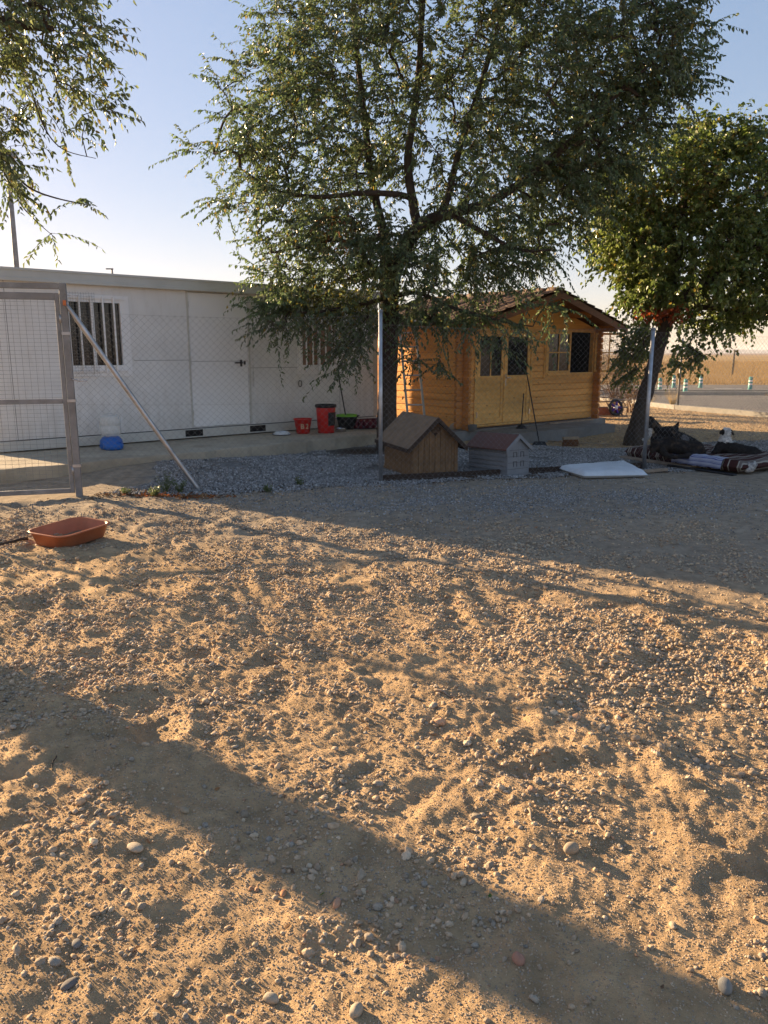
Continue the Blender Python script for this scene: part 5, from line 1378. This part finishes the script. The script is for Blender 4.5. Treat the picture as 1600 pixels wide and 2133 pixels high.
    # branch segments as 4-sided and twig segments as 3-sided prisms, in bulk
    def prisms(A, B, ra, rb, k):
        d_ = B - A; d_ /= np.linalg.norm(d_, axis=1)[:, None] + 1e-9
        h = np.where(np.abs(d_[:, 2:3]) < .9, [[0, 0, 1.]], [[1., 0, 0]]); u = np.cross(d_, h); u /= np.linalg.norm(u, axis=1)[:, None] + 1e-9; v = np.cross(d_, u)
        V = []
        for (P_, r_) in ((A, ra), (B, rb)):
            for q in range(k):
                an = 2 * math.pi * q / k; V.append(P_ + (u * math.cos(an) + v * math.sin(an)) * r_[:, None])
        return np.stack(V, 1)
    A = np.array([s[0] for s in S]); B = np.array([s[1] for s in S]); ra = np.array([s[2] for s in S]); rb = np.array([s[3] for s in S])
    bulk('branches', prisms(A, B, ra, rb, 5), [(q, (q + 1) % 5, 5 + (q + 1) % 5, 5 + q) for q in range(5)], M[trunk_mat], t, smooth=True)
    A = np.concatenate(TP[:-1]); B = np.concatenate(TP[1:]); ra = np.concatenate([np.full(n, twig_r * f) for f in (1, .8, .55)]); rb = np.concatenate([np.full(n, twig_r * f) for f in (.8, .55, .3)])
    bulk('twigs', prisms(A, B, ra, rb, 3), [(q, (q + 1) % 3, 3 + (q + 1) % 3, 3 + q) for q in range(3)], M[trunk_mat], t, kind=None)
    # leaves, alternate along every twig
    k = leaf_n; tt = (np.arange(k) + .5) / k * .92 + .08; TT = np.tile(tt, n) + rng.normal(0, .01, n * k); I = np.repeat(np.arange(n), k)
    keep = rng.uniform(0, 1, len(I)) < .9; TT = TT[keep]; I = I[keep]; sgn = np.where((np.arange(n * k)[keep] % 2) == 0, 1.0, -1.0)
    Pp = E[I] + dr[I] * (TL[I] * TT)[:, None]; Pp[:, 2] -= g[I] * TL[I] * TT ** 2
    Tn = dr[I].copy(); Tn[:, 2] -= 2 * g[I] * TT; Tn /= np.linalg.norm(Tn, axis=1)[:, None]
    sd = np.cross(Tn, [0, 0, 1.]); sd /= np.linalg.norm(sd, axis=1)[:, None] + 1e-6
    D_ = Tn * .45 + sd * sgn[:, None] * .65 + np.array([0, 0, -1.]) * hang + rng.normal(0, orient_rand * .5, (len(I), 3))
    Nn = np.array([0, 0, 1.]) * .5 + rng.normal(0, orient_rand, (len(I), 3))
    LL = rng.uniform(*leaf_L, len(I)); WW = LL * leaf_ratio * rng.uniform(.8, 1.2, len(I))
    pal = np.array(LEAF); tone = rng.choice(len(pal), n)[I]; mixr = rng.choice(len(pal), len(I)); c_ = pal[tone] * .6 + pal[mixr] * .4
    c_ = c_ * rng.uniform(.6, 1.45, (len(I), 1)) * np.array(tint)
    yl = rng.uniform(0, 1, len(I)) < .03; c_[yl] = np.array([.30, .22, .04])
    for (ctr_, rad_, colr, pr_) in spots:
        dd = np.linalg.norm((Pp + o - np.array(ctr_)) / np.array(rad_), axis=1); kk = (dd < 1) & (rng.uniform(0, 1, len(I)) < pr_ * (1.2 - dd))
        c_[kk] = np.array(colr) * rng.uniform(.6, 1.3, (kk.sum(), 1))
    leaves_mesh('crown', Pp, D_, Nn, LL, WW, c_, t, M['leaf'])
    print(name, 'leaves', len(I))
    return t
q = lambda px, py, D: PD(px, py, D)
b0 = G(806, 938); b0 = Vector((b0.x, 12.45, 0.0))
ell = ellipsoid
limbs = [([b0 + Vector((0, 0, -.1)), q(806, 850, 12.45), q(810, 740, 12.45), q(812, 640, 12.45), q(806, 575, 12.5)], [.20, .155, .145, .14, .13]),
 ([q(806, 600, 12.5), q(803, 545, 12.5), q(798, 480, 12.6), q(775, 380, 12.8), q(760, 250, 13.0), q(740, 60, 13.1), q(730, -150, 13.1)], [.11, .09, .075, .06, .05, .04, .02]),
 ([q(812, 610, 12.5), q(835, 530, 12.35), q(862, 488, 12.2), q(892, 462, 12.1), q(915, 452, 12.0)], [.12, .115, .11, .10, .09]),
 ([q(872, 478, 12.2), q(862, 430, 12.2), q(850, 330, 12.4), q(870, 180, 12.5), q(880, 0, 12.6), q(880, -260, 12.6)], [.08, .07, .06, .05, .04, .02]),
 ([q(915, 452, 12.0), q(960, 440, 11.8), q(1040, 410, 11.7), q(1150, 330, 11.6), q(1260, 220, 11.5), q(1370, 120, 11.5)], [.085, .075, .065, .05, .035, .015]),
 ([q(905, 455, 12.1), q(930, 420, 12.2), q(960, 300, 12.4), q(1010, 150, 12.6), q(1060, -40, 12.8), q(1080, -250, 12.8)], [.07, .06, .05, .04, .03, .015]),
 ([q(868, 420, 12.2), q(835, 406, 12.2), q(760, 402, 12.1), q(660, 410, 12.0), q(570, 395, 12.0), q(500, 350, 12.0)], [.045, .045, .04, .032, .022, .01]),
 ([q(800, 570, 12.5), q(765, 548, 12.3), q(748, 515, 12.2), q(690, 500, 12.0), q(600, 520, 11.8), q(540, 530, 11.8)], [.05, .045, .04, .03, .02, .01]),
 ([q(940, 445, 11.9), q(1000, 480, 11.6), q(1080, 520, 11.4), q(1150, 520, 11.3)], [.045, .035, .025, .012]),
 ([q(806, 620, 12.4), q(770, 630, 12.0), q(720, 640, 11.7), q(660, 650, 11.6), q(600, 650, 11.6)], [.04, .035, .028, .02, .01]),
 ([q(818, 620, 12.4), q(870, 610, 12.0), q(940, 640, 11.8), q(1050, 670, 11.8), q(1110, 680, 11.8)], [.04, .03, .025, .015, .008]),
]
ells = [(ell(760, 150, 12.8, 210, 240, 1.6), 175), (ell(640, 330, 12.3, 165, 180, 1.2), 100), (ell(560, 340, 12.2, 90, 150, .8), 34), (ell(920, 90, 12.6, 250, 280, 1.7), 225), (ell(1130, 180, 12.2, 210, 240, 1.5), 195),
 (ell(1290, 90, 11.9, 150, 130, 1.0), 90), (ell(1390, 100, 11.8, 90, 90, .7), 28), (ell(1050, 420, 12.0, 180, 130, 1.3), 95), (ell(1190, 360, 11.9, 110, 110, 1.0), 70), (ell(700, 500, 12.1, 160, 90, 1.0), 95), (ell(850, 560, 12.2, 160, 80, 1.1), 62),
 (ell(650, 640, 11.8, 105, 34, .6), 34), (ell(745, 660, 11.9, 50, 60, .5), 26), (ell(590, 680, 11.7, 40, 14, .3), 5), (ell(720, 770, 11.7, 20, 14, .2), 2), (ell(890, 640, 12.0, 100, 32, .6), 20), (ell(1060, 545, 11.7, 100, 45, .7), 34), (ell(1010, 658, 12.0, 90, 16, .4), 12), (ell(735, 730, 11.7, 30, 30, .35), 7), (ell(470, 200, 12.2, 8, 50, .1), 3), (ell(445, 290, 12.2, 10, 30, .1), 2), (ell(408, 310, 12.2, 6, 16, .1), 1), (ell(500, 130, 12.2, 12, 50, .2), 4), (ell(480, 420, 12.0, 30, 30, .3), 4), (ell(845, 745, 12.6, 30, 25, .3), 3), (ell(910, 745, 12.3, 20, 20, .3), 2), (ell(1050, 705, 12.0, 30, 10, .3), 3), (ell(1150, 640, 12.0, 40, 14, .3), 4), (ell(600, 590, 11.9, 80, 35, .5), 26),
 (ell(850, -260, 12.8, 340, 220, 1.8), 150), (ell(1160, -160, 12.4, 230, 160, 1.5), 90), (ell(1260, 280, 11.9, 110, 110, .9), 60), (ell(1380, 170, 11.8, 80, 60, .6), 22), (ell(600, 120, 12.5, 70, 130, .8), 32)]
oc = PD(705, 625, 11.7); oc2 = PD(705, 490, 12)
build_tree('elm_tree', 'tall spreading elm with dark forked trunk between white cabin and wooden cabin', b0, limbs, ells, tw_per=4, tw_len=(.30, .75), leaf_n=22, leaf_L=(.050, .082), tint=(.92, 1.0, 1.15), droop=.20, hang=.5, up_bias=.2,
    spots=[((oc.x, oc.y, oc.z), (1.0, .8, .35), (.22, .20, .035), .45), ((oc2.x, oc2.y, oc2.z), (.4, 1.0, .45), (.26, .12, .04), .28)])
# long loose shoots at the left edge of the crown
# right tree
b1 = G(1318, 919, -.02); 
limbs = [([b1 + Vector((0, 0, -.1)), q(1331, 870, 13.9), q(1351, 800, 13.9), q(1371, 730, 13.9), q(1388, 670, 13.9), q(1400, 620, 13.9)], [.19, .14, .125, .115, .105, .095]),
 ([q(1392, 650, 13.9), q(1400, 590, 13.9), q(1420, 480, 13.9), q(1430, 350, 13.9), q(1440, 260, 13.9)], [.11, .09, .07, .05, .02]),
 ([q(1392, 650, 13.9), q(1450, 600, 13.6), q(1540, 540, 13.4), q(1640, 470, 13.3), q(1720, 400, 13.3)], [.09, .08, .06, .04, .02]),
 ([q(1398, 620, 13.9), q(1350, 570, 13.8), q(1300, 510, 13.7), q(1260, 470, 13.7)], [.06, .05, .035, .015]),
 ([q(1395, 640, 13.9), q(1460, 640, 14.2), q(1560, 650, 14.4), q(1660, 660, 14.5)], [.06, .05, .035, .02])]
ells = [(ell(1300, 390, 13.7, 70, 60, .8), 40), (ell(1480, 450, 13.4, 160, 110, 1.0), 60), (ell(1320, 745, 15.0, 30, 40, .4), 14), (ell(1420, 395, 13.9, 150, 130, 1.5), 160), (ell(1540, 400, 13.7, 140, 125, 1.5), 135), (ell(1310, 480, 13.7, 80, 90, .9), 110), (ell(1470, 530, 13.7, 180, 100, 1.4), 160), (ell(1580, 590, 13.9, 130, 80, 1.3), 110), (ell(1390, 610, 13.7, 80, 55, .8), 60), (ell(1490, 300, 13.9, 90, 45, .9), 50), (ell(1700, 450, 13.7, 120, 200, 1.5), 120), (ell(1500, 665, 14.2, 90, 22, .6), 24), (ell(1340, 700, 15.0, 38, 38, .4), 18), (ell(1440, 740, 15.2, 50, 28, .4), 14), (ell(1350, 600, 13.7, 60, 50, .6), 36)]
oc = PD(1385, 655, 13.4); oc3 = PD(1430, 390, 12.9)
build_tree('maple_tree', 'leaning dense crowned tree with an orange leaf patch at the right of the wooden cabin', b1, limbs, ells, tw_per=4, tw_len=(.22, .5), leaf_n=13, leaf_L=(.055, .088), leaf_ratio=.72, droop=.3, hang=.5, up_bias=.15, tint=(1.25, 1.28, .85),
    spots=[((oc.x, oc.y, oc.z), (.62, .9, .20), (.42, .09, .02), 1.0), ((oc3.x, oc3.y, oc3.z), (1.0, 1.0, .5), (.22, .17, .03), .3)])
# left tree, trunk outside the frame
b2 = Vector((-6.3, 6.62, 0.1)); 
limbs = [([b2 + Vector((0, 0, -.2)), b2 + Vector((0.05, 0, 1.5)), b2 + Vector((.1, 0, 3.0))], [.23, .19, .17]),
 ([b2 + Vector((.1, 0, 3.0)), b2 + Vector((.8, 0, 3.9)), q(-130, 0, 6.5), q(-20, 40, 6.5), q(110, 60, 6.4)], [.13, .11, .08, .05, .02]),
 ([b2 + Vector((.1, 0, 2.9)), b2 + Vector((.9, .1, 3.3)), q(-130, 250, 6.6), q(-40, 300, 6.6), q(20, 360, 6.6)], [.09, .07, .045, .02, .008]),
 ([b2 + Vector((.1, 0, 3.0)), b2 + Vector((0, .5, 5.0)), b2 + Vector((.3, .8, 6.5))], [.15, .10, .05]),
 ([q(20, 350, 6.6), q(60, 390, 6.5), q(115, 412, 6.5), q(190, 428, 6.4)], [.010, .008, .006, .003]),
 ([q(0, 340, 6.6), q(40, 420, 6.6), q(75, 460, 6.6), q(115, 495, 6.6)], [.009, .006, .004, .002]),
 ([q(60, 170, 6.5), q(90, 260, 6.5), q(130, 310, 6.5), q(200, 330, 6.5)], [.008, .006, .004, .002])]
ells = [(ell(80, 70, 6.5, 120, 100, .8), 25), (ell(30, 190, 6.6, 110, 85, .7), 17), (ell(165, 90, 6.4, 60, 60, .4), 9), (ell(165, 190, 6.4, 50, 50, .35), 6), (ell(10, 320, 6.6, 30, 30, .3), 7), (ell(-170, 60, 6.6, 220, 260, 1.2), 130), (ell(-350, -250, 6.8, 420, 240, 1.6), 175), (ell(60, -100, 6.5, 140, 80, .8), 40), (ell(170, 425, 6.4, 12, 6, .05), 1), (ell(100, 485, 6.6, 10, 6, .05), 1), (ell(35, 405, 6.6, 22, 22, .2), 3)]
build_tree('elm_tree', 'elm branches hanging into the top left corner against the sky', b2, limbs, ells, tw_per=4, tw_len=(.18, .42), leaf_n=14, leaf_L=(.040, .062), tint=(1.15, 1.15, 1.3), droop=.3, hang=.45, up_bias=.0, twig_r=.0020, minr=.0018)

# sapling leaves, bare bush, dry grass, weeds
def bare_bush(label, base, ht, wid, n, col, name='bare_shrub', seed=0):
    t = thing(name, label, 'shrub', tuple(base)); b = MB(); r_ = random.Random(seed)
    for i in range(n):
        a = r_.uniform(0, 6.28); p = Vector((r_.gauss(0, wid * .12), r_.gauss(0, wid * .12), 0)); d = Vector((math.cos(a) * .35, math.sin(a) * .35, 1)); pts = [p.copy()]
        h = ht * r_.uniform(.5, 1)
        for k in range(6): d = d + Vector((r_.gauss(0, .25), r_.gauss(0, .25), 0)); d.normalize(); p = p + d * h / 6; pts.append(p.copy())
        b.tube(pts, [.011 * (1 - k / 7.5) for k in range(7)], 4, False)
        for k in range(2, 7):
            for _ in range(4):
                dd = Vector((r_.gauss(0, 1), r_.gauss(0, 1), r_.uniform(-.2, .9))).normalized(); s = pts[k]; e = s + dd * r_.uniform(.12, .38) * wid; m_ = s.lerp(e, .5) + Vector((0, 0, .03)); b.tube([s, m_, e], [.004, .003, .0015], 3, False)
                f = e + Vector((r_.gauss(0, .1), r_.gauss(0, .1), r_.uniform(-.05, .12))); b.tube([m_, f], [.0025, .0012], 3, False)
    b.build('stems', mat('shrub_stem', col, .9, var=.3), t)
    nl = int(n * 22); P_ = np.array([(r_.gauss(0, wid * .42), r_.gauss(0, wid * .42), ht * r_.uniform(.15, 1)) for _ in range(nl)])
    c_ = np.array([(.22, .13, .06) if r_.random() < .6 else (.12, .10, .05) for _ in range(nl)])
    leaves_mesh('leaves', P_, rng.normal(size=(nl, 3)), rng.normal(size=(nl, 3)), rng.uniform(.03, .055, nl), rng.uniform(.015, .03, nl), c_, t, M['dead'])
    return t
bare_bush('bare brown shrub rising behind the right corner of the wooden cabin', PD(1282, 870, 19.6).xy.to_3d(), 2.4, .9, 26, (.12, .08, .06), seed=1)
bare_bush('smaller leafless brownish shrub right of the plank pile', PD(1315, 860, 20.5).xy.to_3d(), 1.9, .9, 18, (.15, .09, .05), seed=2)
def leafy(label, base, ht, wid, n, L_, cols, name='weed', cat='plant', leafm='dead', bend=.5, blade=False, ratio=.4):
    t = thing(name, label, cat, tuple(base)); b = MB(); r_ = random.Random(int(abs(base[0]) * 1000)); P_ = []; Dn = []
    for i in range(n):
        a = r_.uniform(0, 6.28); L1 = ht * r_.uniform(.55, 1.05); pts = []
        for k in range(6):
            s = k / 5; rr = wid * bend * s ** 1.5; pts.append(Vector((math.cos(a) * (rr + .02), math.sin(a) * (rr + .02), L1 * (s - .25 * s * s * bend))))
        b.tube(pts, [(.003 if blade else .0025) * (1.05 - k / 5) + .0005 for k in range(6)], 3, False)
        if not blade:
            for k in range(1, 6):
                for _ in range(4): P_.append(tuple(pts[k] + Vector((r_.gauss(0, .008), r_.gauss(0, .008), r_.gauss(0, .01))))); Dn.append((r_.gauss(0, 1), r_.gauss(0, 1), r_.uniform(0, 1)))
    st = b.build('stems', mat('stem', cols[0], .8, var=.3), t)
    if P_:
        P_ = np.array(P_); nl = len(P_); cidx = rng.integers(0, len(cols), nl)
        leaves_mesh('leaves', P_, np.array(Dn), rng.normal(size=(nl, 3)), rng.uniform(L_ * .6, L_, nl), rng.uniform(L_ * .6, L_, nl) * ratio, np.array(cols)[cidx], t, M[leafm])
    return t
gr1 = [(.13, .17, .06), (.10, .14, .05), (.18, .20, .09)]
for i, (px, py, h_, lab) in enumerate([(345, 1026, .24, 'tallest green weed growing at the foot of the slanting brace'), (322, 1034, .10, 'low green weed left of the tall one by the brace'), (375, 1026, .17, 'feathery weed just left of the brace foot'), (262, 1030, .07, 'tiny green weed near the gate post'), (560, 1025, .08, 'small grass sprout at the gravel edge between brace and middle post'), (625, 1012, .09, 'small green sprout in the grey gravel left of the middle post')]):
    p = GH(px, py); leafy(lab, (p.x, p.y, p.z), h_, h_ * .6, 12 if i < 3 else 7, .03, gr1, leafm='leaf')
p = G(1403, 852); leafy('dry straw coloured grass tuft at the back fence post', (p.x, p.y + .1, 0), .75, .45, 90, .03, [(.36, .27, .14)], name='grass_tuft', cat='grass', blade=True, bend=.55)
p = G(1352, 846); leafy('dry grass tuft behind the leaning trunk', (p.x, p.y, 0), .5, .4, 60, .03, [(.30, .24, .13)], name='grass_tuft', cat='grass', blade=True, bend=.7)
# fallen leaves
def litter(name, label, x, y, L_, cols, w):
    n = len(x); z = H(x, y) + .006; P_ = np.stack([x, y, z], 1); d = rng.normal(size=(n, 3)); d[:, 2] *= .25; nn = rng.normal(0, .45, (n, 3)); nn[:, 2] += 1
    c_ = np.array(cols)[rng.choice(len(cols), n, p=np.array(w) / sum(w))] * rng.uniform(.6, 1.3, (n, 1))
    o = leaves_mesh(name, P_, d, nn, rng.uniform(L_ * .6, L_, n), rng.uniform(L_ * .25, L_ * .5, n), c_, None, M['dead']); tag(o, label, 'fallen leaves', kind='stuff')
ca = G(365, 1034); n = 900
litter('leaf_litter', 'orange and brown dead leaves heaped at the foot of the brace', rng.normal(ca.x, .26, n), rng.normal(ca.y, .06, n), .05, [(.42, .12, .03), (.20, .10, .05), (.30, .18, .08)], [3, 2, 2])
n = 5000; xx = rng.uniform(-3.2, 4, n); yy = 9.27 + (xx + .04) * math.tan(FA) + rng.normal(-.05, .14, n)
litter('fence_litter', 'brown leaf litter along the foot of the fence', xx, yy, .035, [(.10, .06, .035), (.20, .12, .06), (.05, .04, .03)], [3, 2, 2])
x, y = polar(700, 1.5, 9.0, 36); litter('scattered_leaves', 'few dry leaves and chips scattered on the sand', x, y, .03, [(.30, .17, .08), (.16, .10, .06), (.38, .30, .2), (.10, .16, .04)], [3, 3, 2, .4])
x = rng.uniform(-3, 9, 1800); y = rng.uniform(9.6, 20, 1800); k = (fence_d(x, y) > 0) & (y < 1.0 * x + 14.2); litter('yard_leaves', 'brown fallen leaves over the yard ground', x[k], y[k], .045, [(.16, .10, .05), (.28, .17, .08), (.07, .05, .03)], [3, 2, 2])
# dry grass verge and field stubble
def grass_field(name, label, x, y, h, cols):
    n = len(x); z = H(x, y); P_ = np.stack([x, y, z], 1); lean = rng.normal(0, .35, (n, 2)); hh = rng.uniform(.4, 1, n) * h
    tip = P_ + np.stack([lean[:, 0] * hh, lean[:, 1] * hh, hh], 1); a = rng.uniform(0, 6.28, n); w_ = np.stack([np.cos(a), np.sin(a), 0 * a], 1) * (h * .03)[:, None]
    V = np.stack([P_ - w_, P_ + w_, tip], 1); c_ = np.array(cols)[rng.integers(0, len(cols), n)] * rng.uniform(.7, 1.3, (n, 1))
    o = bulk(name, V, [(0, 1, 2)], M['drygrass'], None, col=c_); tag(o, label, 'grass', kind='stuff')
x = rng.uniform(14, 40, 16000); y = rng.uniform(26.8, 28.6, 16000); k = y > 28.6 - (x - 12.5) * .45 - .4 * rng.uniform(0, 1, len(x)); grass_field('verge_grass', 'dry straw coloured grass on the road verge', x[k], y[k], np.full(k.sum(), .22), [(.30, .21, .10), (.24, .17, .085)])
u = rng.uniform(0, 1, 90000); y = 38.6 * (120 / 38.6) ** u; x = y * rng.uniform(.12, .75, len(y)); grass_field('field_grass', 'golden dry grass field beyond the roads', x, y, .0085 * y ** .9 * 1.0 + .12, [(.36, .235, .095), (.30, .195, .085), (.25, .17, .08)])

# ------------------------------------------------------------------ evening haze over the plain
hz = bpy.data.materials.new('haze_air'); hz.use_nodes = True; N = hz.node_tree.nodes; N.remove(N['Principled BSDF'])
pv = N.new('ShaderNodeVolumePrincipled'); pv.inputs['Density'].default_value = 0.00012; pv.inputs['Color'].default_value = (.86, .89, .95, 1); pv.inputs['Anisotropy'].default_value = .2
hz.node_tree.links.new(pv.outputs[0], N['Material Output'].inputs['Volume'])
o = MB().box(-9500, 9500, -9500, 9500, -7, 70).build('haze', hz); tag(o, 'thin evening haze lying over the plain', kind='stuff')
